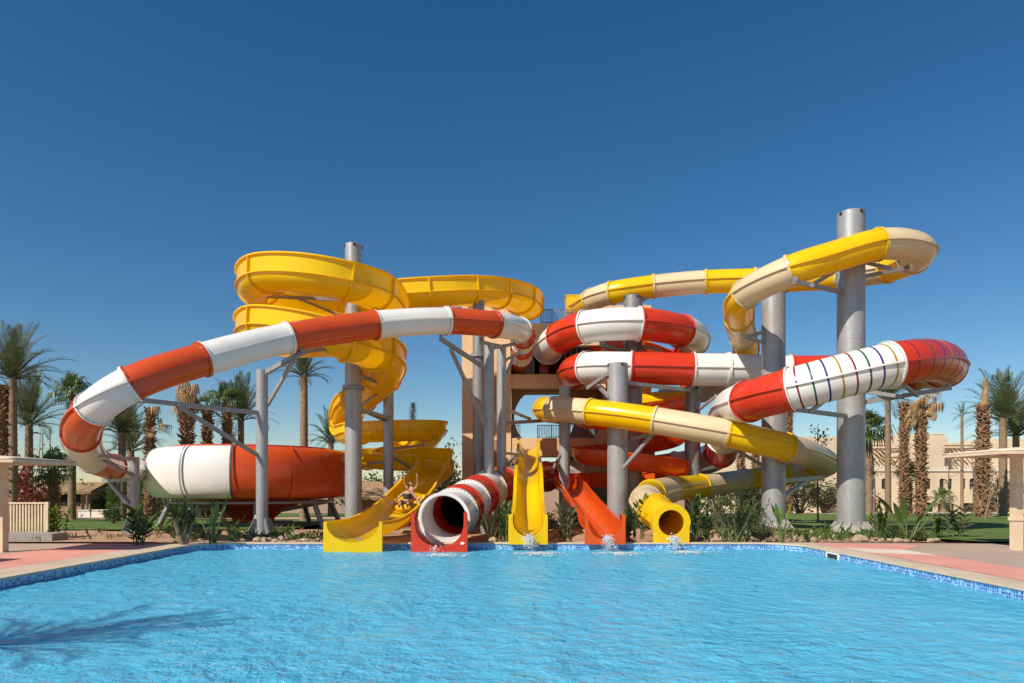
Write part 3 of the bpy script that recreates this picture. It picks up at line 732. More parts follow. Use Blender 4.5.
# ------------------------------------------------------------------ poles with their arms
def pole(px, Y, d, ytop, label, arms=(), rings=(), base='collar', mat='galv', cut=False, zbase=None):
    x = px2x(px, Y); g = gz(Y); zt_ = at(0, ytop, Y-d/2).z
    root = empty('support_pole', (x, Y, g), label, 'pole', 'grey steel poles carrying the slides')
    mb = MB(); n = 28; r = d/2
    prof = [(r, g-.3), (r, zt_)]
    vs = []; 
    nz = max(2, int((zt_-g)/1.0))
    mb.lathe([(r, g-.2+(zt_-g+.2)*k/nz) for k in range(nz+1)]+[(r-.02, zt_), (r-.02, zt_-.3)], n, (x, Y, 0))
    mb.add([(x+(r-.02)*math.cos(2*math.pi*k/n), Y+(r-.02)*math.sin(2*math.pi*k/n), zt_-.25) for k in range(n)], [tuple(range(n))])
    zz = g+2.4
    while zz < zt_-.6:
        mb.lathe([(r-.005, zz-.012), (r+.006, zz), (r-.005, zz+.012)], n, (x, Y, 0)); zz += 2.45
    mb.build('shaft', M[mat], root)
    if d > .6:
        mb = MB()
        for k in range(4):
            a = R(20+90*k); mb.box(x+math.cos(a)*(r-.03)-.06, x+math.cos(a)*(r-.03)+.06, Y+math.sin(a)*(r-.03)-.06, Y+math.sin(a)*(r-.03)+.06, zt_-.13, zt_-.03)
        mb.build('lifting_lug', M['dark'], root, smooth=False)
    for yr in rings:
        z = at(0, yr, Y).z; mb = MB(); mb.lathe([(r-.01, z-.07), (r+.11, z-.07), (r+.11, z+.07), (r-.01, z+.07)], n, (x, Y, 0))
        for k in range(14):
            a = 2*math.pi*k/14; mb.tube([(x+(r+.06)*math.cos(a), Y+(r+.06)*math.sin(a), z-.12), (x+(r+.06)*math.cos(a), Y+(r+.06)*math.sin(a), z+.12)], .02, 6)
        mb.build('bolted_ring', M['galv_dark'], root)
    mb = MB()
    if base == 'collar':
        mb.lathe([(r*1.75, g-.25), (r*1.6, g+.10), (r*1.05, g+.30), (r*.99, g+.31)], 20, (x, Y, 0))
        for k in range(12):
            a = 2*math.pi*k/12; mb.bar((x+math.cos(a)*r*1.6, Y+math.sin(a)*r*1.6, g+.05), (x+math.cos(a)*r*1.02, Y+math.sin(a)*r*1.02, g+.42), .05, .12)
        mb.build('concrete_collar', M['concrete'], root, smooth=False)
    else:
        mb.box(x-r*2.1, x+r*2.1, Y-r*2.1, Y+r*2.1, g-.1, g+.12)
        for k in range(4):
            a = R(45+90*k); v = Vector((math.cos(a), math.sin(a), 0)); mb.bar(Vector((x, Y, g+.12))+v*r*2.2, Vector((x, Y, g+.62))+v*r*.95, .05, .2)
        mb.build('base_plate', M['galv_dark'], root, smooth=False)
    for a in arms:
        mb = MB(); (x1, y1, Y1), (x2, y2, Y2) = a[0], a[1]; w = a[2] if len(a) > 2 else .13
        p1 = at(x1, y1, Y1); p2 = at(x2, y2, Y2)
        mb.bar(p1, p2, w, w*1.15)
        dv = (p2-p1).normalized()
        for q, s in ((p1, 1), (p2, -1)):
            mb.bar(q-Vector((0, 0, .08)), q+Vector((0, 0, .08)), w*1.12, w*.6)
        if len(a) > 3:   # cradle under a tube: curved saddle strap
            mb.bar(p2, p2+Vector((0, 0, a[3])), .12)
        mb.build('bracket_arm', M['arm'], root, smooth=False)
    return root
pole(353.5, 29.3, .72, 242, 'tall grey pole inside the coils of the wide yellow slide', rings=(388,), arms=[((345, 300, 29.0), (258, 296, 28.4), .11), ((346, 318, 29.0), (300, 299, 28.4), .08), ((346, 346, 29), (300, 352, 23.2), .12), ((346, 354, 29), (312, 347, 24), .1), ((362, 377, 29.2), (391, 386, 31.5)), ((362, 352, 29.2), (386, 380, 31.2), .1), ((362, 410, 29.3), (389, 418, 33)), ((362, 405, 29.3), (381, 391, 32.5), .09), ((361, 344, 29), (385, 352, 27.9)), ((361, 300, 29), (372, 304, 27))])
pole(262, 23.7, .40, 369, 'slim grey pole with long diagonal arms in front of the bowl', base='plate', arms=[((263, 374, 23.7), (303, 352, 22.9), .13, .12), ((268, 404, 23.7), (293, 361, 23.1), .10), ((259, 413, 23.6), (140, 400, 19.9), .12, .14), ((259, 456, 23.6), (178, 406, 20.9), .10)])
pole(135, 25.6, .31, 457, 'short grey pole propping the far left bend of the tube slide', base='plate', arms=[((134, 459, 25.5), (76, 453.5, 22.0), .11, .1), ((134, 476, 25.5), (97, 457, 23.9), .09), ((138, 479, 25.6), (104, 481, 28), .12, .25), ((131, 506, 25.6), (111, 484, 26.5), .13)])
pole(388.5, 33.2, .50, 383, 'plain grey pole between the wide yellow chute and the tower', arms=[((384, 420, 33.1), (362, 410, 29.6), .12), ((392, 449, 33.2), (424, 445, 35.2), .11), ((392, 456, 33.2), (410, 468, 34.8), .1), ((384, 462, 33.1), (366, 464, 35.5), .1)])
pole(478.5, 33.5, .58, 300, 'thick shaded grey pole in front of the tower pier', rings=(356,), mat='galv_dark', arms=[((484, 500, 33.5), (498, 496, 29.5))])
pole(489, 28.0, .42, 343, 'bright grey pole carrying the long arms under the red and white tube', arms=[((488, 370, 27.9), (441, 339, 26.1), .13, .18), ((487, 429, 27.9), (451, 350, 26.3), .11), ((493, 348, 28), (514, 344, 29.4), .12, .1)])
pole(501.5, 29.0, .40, 344, 'thin bright grey pole to the right of its twin by the tower', arms=[((503, 347, 29), (481, 342, 27.2), .11, .18), ((504, 361, 29), (519, 352.5, 29.4), .1), ((504, 379, 29), (513, 359, 29.2), .09), ((505, 423, 29), (545, 420.5, 34.4), .14, .16), ((506, 409, 29), (530, 419, 32.6), .1), ((504, 466, 29), (520, 452, 31.5), .1), ((504, 453, 29), (522, 455, 31.5), .09)])
pole(564.5, 33.2, .54, 386, 'grey pole between the yellow drop slide and the orange spiral', arms=[((562, 423, 33.1), (548, 421, 34.2), .12, .16), ((569, 423, 33.2), (592, 423.5, 32.7), .12, .1), ((560, 455, 33), (552, 472, 33.4), .1)])
pole(617.5, 30.0, .90, 362, 'thick grey pole in front of the white coil, above the orange chute', arms=[((608, 374, 29.8), (588, 388, 32.0), .14, .1), ((608, 396, 29.8), (598, 386, 31.6), .12), ((627, 383, 30), (689, 390, 32.2), .14, .12), ((628, 440, 30), (655, 433, 28.4), .12, .2), ((624, 467, 29.6), (651, 436, 28.5), .11)])
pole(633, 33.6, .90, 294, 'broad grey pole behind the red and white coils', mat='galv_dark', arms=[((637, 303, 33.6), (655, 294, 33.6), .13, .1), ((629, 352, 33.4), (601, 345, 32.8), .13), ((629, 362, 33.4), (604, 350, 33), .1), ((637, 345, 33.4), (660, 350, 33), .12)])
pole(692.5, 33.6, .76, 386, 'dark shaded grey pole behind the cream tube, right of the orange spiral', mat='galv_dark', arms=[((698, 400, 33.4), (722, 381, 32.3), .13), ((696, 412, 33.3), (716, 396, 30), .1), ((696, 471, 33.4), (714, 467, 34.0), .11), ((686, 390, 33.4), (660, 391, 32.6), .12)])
pole(773.5, 28.4, .95, 286, 'thick grey pole left of the tallest one, holding the yellow tube', arms=[((763, 332, 28.2), (747, 337, 28.2), .13), ((763, 342, 28.2), (750, 339, 28.2), .1), ((763, 470, 28.2), (770, 444, 28.4), .1), ((783, 481, 28.4), (822, 477, 31.6), .14, .1), ((784, 496, 28.4), (810, 479, 30.9), .12), ((763, 452, 28.2), (727, 446, 27.3), .12), ((763, 466, 28.2), (735, 449, 27.3), .1), ((783, 462, 28.4), (800, 462, 28.6), .1)])
pole(851, 26.0, .99, 208, 'tallest grey pole holding the high yellow loop and the striped bend', arms=[((840, 292, 25.8), (795, 281.5, 24.2), .12, .18), ((840, 268, 25.7), (812, 285, 24.6), .11), ((862, 277, 25.9), (920, 265, 26.6), .13, .18), ((863, 262, 25.8), (889, 268, 25.4), .11), ((845, 416, 25.6), (800, 410, 24.0), .13, .14), ((828, 398, 25.6), (811, 411, 24.2), .11), ((861, 403, 25.9), (949, 388, 25.4), .14, .16), ((863, 391, 25.9), (902, 397, 25.4), .12), ((917, 395, 25.3), (905, 386, 24.3), .11)])

# ------------------------------------------------------------------ tower
def wall_hole(name, parent, mat, x0, x1, z0, z1, cx, cz, r, y0, y1, n=48):
    mb = MB(); vs = []
    def edge(a):
        c, s = math.cos(a), math.sin(a); t = 1e9
        if c > 1e-6: t = min(t, (x1-cx)/c)
        if c < -1e-6: t = min(t, (x0-cx)/c)
        if s > 1e-6: t = min(t, (z1-cz)/s)
        if s < -1e-6: t = min(t, (z0-cz)/s)
        return cx+c*t, cz+s*t
    angs = sorted([2*math.pi*k/n for k in range(n)]+[math.atan2(z-cz, x-cx) % (2*math.pi) for x in (x0, x1) for z in (z0, z1)])
    n = len(angs)
    for y in (y0, y1):
        vs += [(cx+r*math.cos(a), y, cz+r*math.sin(a)) for a in angs]+[(edge(a)[0], y, edge(a)[1]) for a in angs]
    fs = []
    for k in range(n):
        k2 = (k+1) % n
        fs += [(k, n+k, n+k2, k2), (2*n+k, 2*n+k2, 3*n+k2, 3*n+k), (k, k2, 2*n+k2, 2*n+k), (n+k, 3*n+k, 3*n+k2, n+k2)]
    mb.add(vs, fs); return mb.build(name, mat, parent, angle=30)
YT = 37.0; tg = gz(YT)
def tx(px): return px2x(px, YT)
def tz(py): return at(0, py, YT).z
tower = empty('slide_tower', (tx(545), YT+2, tg), 'tall peach rendered tower with round openings behind all the slides', 'tower')
def tbox(name, px0, px1, z0, z1, y0, y1, mat, **k):
    mb = MB(); mb.box(tx(px0), tx(px1), y0, y1, z0, z1); return mb.build(name, M[mat], tower, smooth=False)
tbox('pier', 462, 511, tg-.2, tz(306), YT, YT+.7, 'peach')
mb = MB(); 
for (a, b) in ((487, 496),): mb.box(tx(a), tx(b), YT-.03, YT+.02, tz(470), tz(440)); mb.box(tx(a), tx(b), YT-.03, YT+.02, tz(412), tz(372))
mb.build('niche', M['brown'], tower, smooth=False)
tbox('side_wall', 462, 466, tg-.2, tz(322), YT+.705, YT+7, 'peach')
tbox('pier', 598, 655, tz(456), tz(425), YT+.02, YT+.7, 'peach')
tbox('pier', 606, 655, tz(437), tz(300), YT+1.02, YT+1.7, 'peach')
tbox('beam', 511.2, 606, tz(345), tz(323), YT+.05, YT+.6, 'peach')
tbox('roof_slab', 462, 655, tz(329), tz(322.5), YT+.72, YT+6.9, 'peach')
tbox('beam', 511.2, 606, tz(388), tz(374), YT+.08, YT+.55, 'peach')
tbox('floor_slab', 511.2, 655, tz(386), tz(379), YT+.72, YT+3.6, 'peach')
tbox('beam', 511.2, 597.8, tz(456), tz(438), YT+.06, YT+.6, 'peach')
tbox('floor_slab', 511.2, 655, tz(452), tz(445), YT+.72, YT+6.8, 'peach')
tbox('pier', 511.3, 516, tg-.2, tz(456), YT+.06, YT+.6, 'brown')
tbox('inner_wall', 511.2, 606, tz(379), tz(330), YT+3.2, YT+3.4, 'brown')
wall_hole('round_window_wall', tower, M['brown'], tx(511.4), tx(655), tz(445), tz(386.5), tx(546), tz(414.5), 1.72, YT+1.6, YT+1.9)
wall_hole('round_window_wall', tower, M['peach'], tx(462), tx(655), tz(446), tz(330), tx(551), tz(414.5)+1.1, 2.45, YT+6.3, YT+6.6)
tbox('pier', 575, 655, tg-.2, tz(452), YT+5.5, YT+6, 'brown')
tbox('stair_block', 606, 655, tz(322), tz(294), YT+2.2, YT+5, 'peach')
# crenellated parapet and railings
mb = MB()
x = tx(540)
while x < tx(606): mb.box(x, x+.42, YT+3.2, YT+3.5, tz(322), tz(312)); x += .85
mb.box(tx(511), tx(606), YT+3.22, YT+3.48, tz(322), tz(319))
mb.build('parapet', M['peach'], tower, smooth=False)
def railing(name, parent, p0, p1, h, n, mat, w=.03):
    mb = MB(); p0 = Vector(p0); p1 = Vector(p1)
    for zz in (.08, h): mb.bar(p0+Vector((0, 0, zz)), p1+Vector((0, 0, zz)), w*1.3)
    for k in range(n+1):
        q = p0.lerp(p1, k/n); mb.bar(q+Vector((0, 0, 0)), q+Vector((0, 0, h)), w if k % 8 else w*1.8)
    return mb.build(name, mat, parent, smooth=False)
railing('railing', tower, (tx(541), YT+.3, tz(322.5)), (tx(572), YT+.3, tz(322.5)), .78, 22, M['bluerail'])
railing('railing', tower, (tx(538), YT+.3, tz(438)), (tx(597), YT+.3, tz(438)), .72, 34, M['iron'])
railing('railing', tower, (tx(511.5), YT+.3, tz(438)), (tx(520), YT+.3, tz(438)), .72, 6, M['iron'])
for px_, col_ in ((540, 'red'), (531, 'red')):
    mb = MB(); mb.box(tx(px_)-.5, tx(px_)+.5, YT+.9, YT+2.2, tz(376), tz(352)); mb.build('start_tub', M[col_], tower, smooth=False)
for a, b in ((525, 534), (566, 600)):
    mb = MB()
    for k in range(7):
        q = k/6; mb.bar((tx(a+(b-a)*q), YT+.4, tz(374)), (tx(a+(b-a)*q), YT+.4, tz(345)), .05)
    mb.bar((tx(a), YT+.4, tz(362)), (tx(b), YT+.4, tz(362)), .05); mb.build('railing', M['iron'], tower, smooth=False)

# ------------------------------------------------------------------ hotel building
def facade(name, parent, mat, x0, x1, z0, z1, y, opens, depth=.26, pane='glass', frame=True):
    """wall in the plane y facing the viewer with real openings; each opening gets a window part"""
    xs = sorted({x0, x1} | {o[0] for o in opens} | {o[1] for o in opens}); zs = sorted({z0, z1} | {o[2] for o in opens} | {o[3] for o in opens})
    mb = MB()
    for i in range(len(xs)-1):
        for j in range(len(zs)-1):
            cx, cz = (xs[i]+xs[i+1])/2, (zs[j]+zs[j+1])/2
            if any(o[0] < cx < o[1] and o[2] < cz < o[3] for o in opens): continue
            mb.add([(xs[i], y, zs[j]), (xs[i+1], y, zs[j]), (xs[i+1], y, zs[j+1]), (xs[i], y, zs[j+1])], [(0, 1, 2, 3)])
    for o in opens:
        a, b, c, d = o[:4]
        mb.add([(a, y, c), (b, y, c), (b, y, d), (a, y, d), (a, y+depth, c), (b, y+depth, c), (b, y+depth, d), (a, y+depth, d)], [(0, 4, 5, 1), (1, 5, 6, 2), (2, 6, 7, 3), (3, 7, 4, 0)])
        if len(o) > 4 and o[4]:   # arched head: corner fillets
            m_ = (a+b)/2; rr = (b-a)/2; hh = min(rr, (d-c)*.16); n = 8
            for s in (-1, 1):
                pts = [(m_+s*rr, y-.001, d)]+[(m_+s*rr*math.cos(R(90*k/n)), y-.001, d-hh+hh*math.sin(R(90*k/n))) for k in range(n+1)]
                mb.add(pts, [tuple(range(len(pts))) if s < 0 else tuple(range(len(pts)-1, -1, -1))])
    w = mb.build(name, mat, parent, smooth=False)
    for o in opens:
        a, b, c, d = o[:4]
        mb = MB(); mb.box(a, b, y+depth*.7, y+depth*.7+.05, c, d); f = mb.build('window', M['darkwood'] if pane == 'glass' else M['dark'], parent, smooth=False)
        if pane == 'glass':
            mb = MB(); g_ = (b-a)*.08
            mb.box(a+g_, (a+b)/2-g_/2, y+depth*.7-.012, y+depth*.7+.001, c+g_, d-g_); mb.box((a+b)/2+g_/2, b-g_, y+depth*.7-.012, y+depth*.7+.001, c+g_, d-g_)
            ch = mb.build('pane', M['glass'], None, smooth=False); ch.parent = f
    return w
YH = 82.0
def bx_(px): return px2x(px, YH)
def bz(py): return at(0, py, YH).z
hotel = empty('hotel_building', (bx_(930), YH, gz(YH)), 'long cream hotel building with small dark windows beyond the lawn', 'building')
ops = []
for p in (873.5, 884, 928.5, 942, 950, 963.5, 972, 999, 1012, 1030, 1042): ops.append((bx_(p-2.4), bx_(p+2.4), bz(489), bz(478.5), True))
for a, b in ((867, 877), (927, 933.5), (938, 954.5), (960, 974), (990, 1000), (1006, 1020)): ops.append((bx_(a), bx_(b), gz(YH)+.02, bz(503), True))
facade('wall', hotel, M['cream'], bx_(838), bx_(1080), gz(YH)-.3, bz(470), YH, ops)
ops2 = [(bx_(871), bx_(877.5), bz(464), bz(453.5)), (bx_(954), bx_(961), bz(463), bz(453.5)), (bx_(1004), bx_(1012), bz(464), bz(453))]
facade('wall', hotel, M['cream'], bx_(838), bx_(1080), bz(470)-.05, bz(443.5), YH+2.6, ops2)
def hbox(name, a, b, z0, z1, y0, y1, mat):
    mb = MB(); mb.box(bx_(a), bx_(b), y0, y1, z0, z1); return mb.build(name, M[mat], hotel, smooth=False)
hbox('balcony_slab', 838, 1080, bz(471.2), bz(469.6), YH-.15, YH+2.58, 'cream2')
hbox('upper_wall', 903, 946, bz(469), bz(434), YH+.3, YH+9, 'cream')
hbox('upper_wall', 946, 962, bz(470), bz(436), YH+2.65, YH+9, 'cream')
hbox('upper_wall', 962, 972, bz(470), bz(441), YH+2.7, YH+9, 'cream')
hbox('upper_wall', 1000, 1080, bz(470), bz(438), YH+1.2, YH+9, 'cream')
hbox('roof', 838, 1080, bz(443.8), bz(442.2), YH+2.5, YH+9, 'cream')
mb = MB()
for k in range(9): mb.sphere((bx_(868)+k*1.1, YH+4.5, bz(443)), 1.0, 12, (1, 1, .55+.35*math.sin(k*1.3)))
mb.build('domed_roof', M['cream'], hotel)
# balustrade
mb = MB()
for a, b in ((868, 902), (921, 950), (958, 976), (984, 1000)):
    mb.box(bx_(a), bx_(b), YH-.12, YH+.02, bz(466.6), bz(466))
    x = bx_(a)
    while x < bx_(b)-.15: mb.box(x, x+.16, YH-.1, YH, bz(469.6), bz(466.6)); mb.bar((x, YH-.05, bz(469.6)), (x+.3, YH-.05, bz(466.6)), .07); x += .34
mb.build('balustrade', M['cream2'], hotel, smooth=False)
mb = MB(); x = bx_(924)
mb.box(bx_(934), bx_(947), YH+.25, YH+.35, bz(434), bz(432.6))
mb.build('roof_crest', M['cream2'], hotel, smooth=False)
for a, b in ((868, 903), (950, 978)):
    mb = MB(); 
    for zz in (449, 450.6): mb.box(bx_(a), bx_(b), YH+.2, YH+.35, bz(zz), bz(zz-.7))
    x = bx_(a)
    while x < bx_(b): mb.box(x, x+.12, YH+.0, YH+2.6, bz(448.6), bz(448)); x += .55
    x = bx_(a+8)
    while x < bx_(b)-2: mb.bar((x, YH+1.5, bz(449)), (x+2.2, YH+1.5, bz(464)), .12); x += .62
    for p in (a, b-1): mb.box(bx_(p), bx_(p+1), YH+.2, YH+.35, bz(469.5), bz(450.6))
    mb.build('pergola', M['brownwood'], hotel, smooth=False)
# left wing, nearer and plain
wing = empty('hotel_wing', (px2x(760, 78), 78, gz(78)), 'plain cream wing of the hotel seen behind the yellow tube on the right', 'building')
def wz(py): return at(0, py, 78).z
def wx(px): return px2x(px, 78)
facade('wall', wing, M['cream'], wx(688), wx(838), gz(78)-.3, wz(456), 78, [(wx(a), wx(a+5), wz(490), wz(479), True) for a in (702, 722, 742)])
for a, b, top in ((688, 735, 452), (735, 788, 447), (788, 838, 437)):
    mb = MB(); mb.box(wx(a), wx(b), 78.1 if a != 788 else 77.7, 84, wz(462 if a != 788 else 520), wz(top)); mb.build('upper_wall', M['cream'], wing, smooth=False)

# ------------------------------------------------------------------ palms and plants
def leaf_strip(mb, base, d, up, L, w, n=4, droop=.4, fold=.25):
    """flat leaf along d, drooping, folded along its midrib"""
    d = d.normalized(); sd = d.cross(up)
    if sd.length < 1e-4: sd = Vector((1, 0, 0))
    sd.normalize(); nrm = sd.cross(d)
    vs = []; p = Vector(base); cur = d.copy()
    for i in range(n+1):
        t = i/n; ww = w*math.sin(math.pi*min(.97, .12+t*.88))**.8
        if i == n: ww = w*.04
        vs += [p+sd*ww+nrm*ww*fold, p, p-sd*ww+nrm*ww*fold]
        cur = (cur+Vector((0, 0, -droop/n*(0.4+t*1.4)))).normalized(); p = p+cur*(L/n)
    fs = []
    for i in range(n):
        a = i*3; fs += [(a, a+1, a+4, a+3), (a+1, a+2, a+5, a+4)]
    mb.add(vs, fs)
def frond(mb, base, az, el, L, droop, rr, leaflets=26, lw=.022, ll=.42):
    d = Vector((math.cos(az)*math.cos(el), math.sin(az)*math.cos(el), math.sin(el)))
    p = Vector(base); pts = [p.copy()]; n = 9; cur = d.copy(); dirs = [d.copy()]
    for i in range(n):
        cur = (cur+Vector((0, 0, -droop/n*(.5+1.3*i/n)))).normalized(); p = p+cur*(L/n); pts.append(p.copy()); dirs.append(cur.copy())
    mb.tube(pts, [.035*(1-.85*i/n) for i in range(n+1)], 4, False)
    for k in range(leaflets):
        t = .16+.84*k/leaflets; f = t*n; i = min(n-1, int(f)); q = pts[i].lerp(pts[i+1], f-i); dd = dirs[i].lerp(dirs[i+1], f-i).normalized()
        sd = dd.cross(Vector((0, 0, 1)))
        if sd.length < .05: sd = Vector((math.sin(az), -math.cos(az), 0))
        sd.normalize(); upv = sd.cross(dd)
        l = L*ll*(.45+.55*math.sin(math.pi*min(1, t*.9+.1)))*rr.uniform(.85, 1.1)*(1 if t < .8 else 1-.5*(t-.8)/.2)*.5
        for s in (1, -1):
            v = (sd*s*(.80-.35*t)+dd*(.45+.5*t)+upv*rr.uniform(.05, .4)).normalized()
            e = q+v*l+Vector((0, 0, -l*.12)); w = v.cross(upv).normalized()*lw*L/3
            m_ = q.lerp(e, .45)
            mb.add([q-w*.4, q+w*.4, m_+w, e, m_-w], [(0, 1, 2, 3, 4)])
def date_crown(seed, n=46, L=2.6, leaflets=24, hang=.25):
    rr = random.Random(seed); mb = MB()
    for k in range(n):
        t = k/n; az = k*2.39996+rr.uniform(-.25, .25); el = R(88-74*t**1.1)+rr.uniform(-.1, .1)
        frond(mb, (math.cos(az)*.12, math.sin(az)*.12, .25-.35*t), az, el, L*rr.uniform(.82, 1.12), .55+.75*t+rr.uniform(-.15, .3), rr, leaflets)
    return mb
def fan_leaf(mb, base, az, el, L, rr, dry=False):
    d = Vector((math.cos(az)*math.cos(el), math.sin(az)*math.cos(el), math.sin(el))); tip = Vector(base)+d*L*(.2 if dry else .5)
    mb.tube([base, tip], [.03, .018], 4, False)
    sd = d.cross(Vector((0, 0, 1))); sd = sd.normalized() if sd.length > .05 else Vector((1, 0, 0)); up = sd.cross(d)
    n = 16
    for k in range(n):
        a = R(-105+210*k/(n-1)); v = (d*math.cos(a)+sd*math.sin(a)+up*.15).normalized(); l = L*.62*(.75+.25*math.cos(a))*rr.uniform(.85, 1.1)
        e = tip+v*l*.7; e2 = tip+(v+Vector((0, 0, -.7 if not dry else -1.4))).normalized()*l*1.05; w = v.cross(up).normalized()*L*.035
        mb.add([tip, e+w, e2, e-w], [(0, 1, 2, 3)])
def fan_crown(seed, n=30, L=1.7, lo=-40):
    rr = random.Random(seed); mb = MB()
    for k in range(n):
        t = k/n; az = k*2.39996; fan_leaf(mb, (0, 0, .1-.25*t), az, R(82+(lo-82)*t)+rr.uniform(-.1, .1), L*rr.uniform(.8, 1.1), rr)
    return mb
def smooth_trunk(h, r0, r1, seed, lean=0.0, rings=True):
    rr = random.Random(seed); mb = MB(); n = max(8, int(h/.16)); pts = []; rad = []
    la = rr.uniform(0, 6.3)
    for k in range(n+1):
        t = k/n; pts.append((math.cos(la)*lean*t*t*h, math.sin(la)*lean*t*t*h, h*t-.1*(1-t))); rad.append((r0+(r1-r0)*t)*(1+(.06 if k % 2 else -.03))*(1.35 if k == 0 else 1))
    mb.tube(pts, rad, 12, True); return mb, Vector(pts[-1])
def shag_trunk(h, r0, r1, seed, z0=0.0):
    """trunk covered with cut leaf bases"""
    rr = random.Random(seed); mb = MB(); n = 12
    mb.tube([(0, 0, h*k/n-.1*(k == 0)) for k in range(n+1)], [(r0+(r1-r0)*k/n)*.92 for k in range(n+1)], 10, True)
    z = z0; i = 0; q_ = max(1.0, r0/.3)
    while z < h:
        a = i*2.39996+rr.uniform(-.3, .3); t = z/h; r = r0+(r1-r0)*t
        c = Vector((math.cos(a), math.sin(a), 0)); s = Vector((-math.sin(a), math.cos(a), 0)); w = rr.uniform(.05, .09)*q_; l = rr.uniform(.16, .40)*q_
        o = rr.uniform(.35, 1.0)
        p = c*r*.8+Vector((0, 0, z)); e = p+c*l*o+Vector((0, 0, l*(.95-o*.8))); q = Vector((0, 0, .04*q_))-c*.03
        mb.add([p-s*w, p+s*w, e+s*w*.5, e-s*w*.5, p-s*w-q*1.5, p+s*w-q*1.5, e+s*w*.4-q, e-s*w*.4-q], [(0, 1, 2, 3), (4, 7, 6, 5), (0, 4, 5, 1), (1, 5, 6, 2), (2, 6, 7, 3), (3, 7, 4, 0)])
        z += .016*q_; i += 1
    return mb
def dry_tuft(seed, n=14, L=1.1, up=True, r=.2):
    rr = random.Random(seed); mb = MB()
    for k in range(n):
        az = k*2.39996+rr.uniform(-.4, .4); el = R(rr.uniform(-88, -62)) if k % 5 else R(rr.uniform(-20, 75)); c = Vector((math.cos(az)*r, math.sin(az)*r, rr.uniform(-.9, .25)*L))
        fan_leaf(mb, c, az, el, L*rr.uniform(.55, 1.0), rr, True)
    return mb
crowns = {}
def crown_mesh(kind, seed):
    return None
def palm_thing(name, loc, parts, label, cat='palm', group=None, rz=0):
    root = empty(name, loc, label, cat, group); root.rotation_euler = (0, 0, rz)
    for nm, mb, mat, off in parts:
        o = local_build(mb, nm, mat, root, smooth=nm != 'crown'); o.location = off
    return root
def date_palm(px, ycrown, Y, L, label, r0=.22, seed=1, n=46, group='date palms with green crowns', leaflets=24, lean=.0, loc=None):
    base = ground_at(px, Y); h = at(0, ycrown, Y).z-base.z
    mb, top = smooth_trunk(h, r0*1.1, r0*.9, seed, lean)
    return palm_thing('date_palm', base, [('trunk', mb, M['trunk'], (0, 0, 0)), ('crown', date_crown(seed, n, L, leaflets), M['palm'], top)], label, 'palm', group, seed)
date_palm(13, 378, 38, 2.9, 'tallest green date palm at the left edge, with a full feathery crown', .21, 1, 46)
date_palm(29, 425, 46, 3.6, 'lower date palm behind the tallest one at the left edge', .25, 2, 36)
date_palm(122, 432, 46, 3.0, 'date palm showing through the bend of the left tube slide', .24, 3, 40)
date_palm(131, 450, 52, 3.2, 'short date palm directly under the left tube slide', .25, 4, 36)
date_palm(241, 420, 52, 3.3, 'date palm behind the slim pole and the bowl, beside the shaggy trunks', .24, 5, 40)
date_palm(304, 376, 42, 1.95, 'slender date palm standing alone behind the red half of the bowl', .24, 6, 40, lean=.0)
date_palm(331, 443, 56, 2.9, 'low date palm crown just above the red half of the bowl', .24, 7, 34)
date_palm(888, 400, 62, 4.6, 'green date palm right of the tallest pole, behind shaggy trunks', .25, 8, 40)
date_palm(1003, 418, 60, 4.2, 'green date palm at the right edge beside the shade canopy', .32, 9, 44)
date_palm(1016, 436, 64, 4.4, 'darker low date palm at the far right edge', .30, 10, 40)
date_palm(962, 415, 78, 1.4, 'small drooping palm tuft left of the tall shaggy trunk on the right', .16, 19, 12)
mb_, top_ = smooth_trunk(4.6, .2, .17, 91)  # palm added out of view so its crown shadows the water
palm_thing('date_palm', Vector((-10.5, 4.4, 0)), [('trunk', mb_, M['trunk'], (0, 0, 0)), ('crown', date_crown(91, 26, 2.0, 20), M['palm'], top_)], 'unseen date palm added on the left deck, outside the picture, to shadow the pool', 'palm', 'date palms with green crowns', .4)
def fan_palm(px, ycrown, Y, L, label, r0=.2, seed=1, n=28, shag=False, lo=-40, name='fan_palm'):
    base = ground_at(px, Y); h = at(0, ycrown, Y).z-base.z
    if shag: mb = shag_trunk(h, r0*1.15, r0, seed); top = Vector((0, 0, h))
    else: mb, top = smooth_trunk(h, r0*1.2, r0, seed)
    return palm_thing(name, base, [('trunk', mb, M['boots'] if shag else M['trunk'], (0, 0, 0)), ('crown', fan_crown(seed, n, L, lo), M['palm2'], top)], label, 'palm', 'fan palms', seed)
fan_palm(72, 394, 44, 1.35, 'bright fan palm right beside the red bend of the left tube slide', .2, 11, 26)
fan_palm(53, 470, 40, 1.3, 'small stubby fan palm in front of the thatched hut on the left', .22, 12, 24, True)
fan_palm(227, 403, 50, 1.5, 'shaggy fan palm with green top, third trunk behind the bowl', .27, 13, 20, True, 0)
fan_palm(207, 406, 50, 1.1, 'shaggy fan palm with sparse half dry crown, second trunk behind the bowl', .27, 14, 11, True)
fan_palm(869, 430, 66, 2.2, 'small bright fan palm just right of the tallest pole', .3, 15, 30)
fan_palm(943, 499, 78, 1.5, 'little fan palm against the ground floor of the hotel', .25, 16, 16)
fan_palm(908, 478, 70, 1.8, 'young palm with upright leaves between the two shaggy trunks', .3, 17, 14, True, 20)
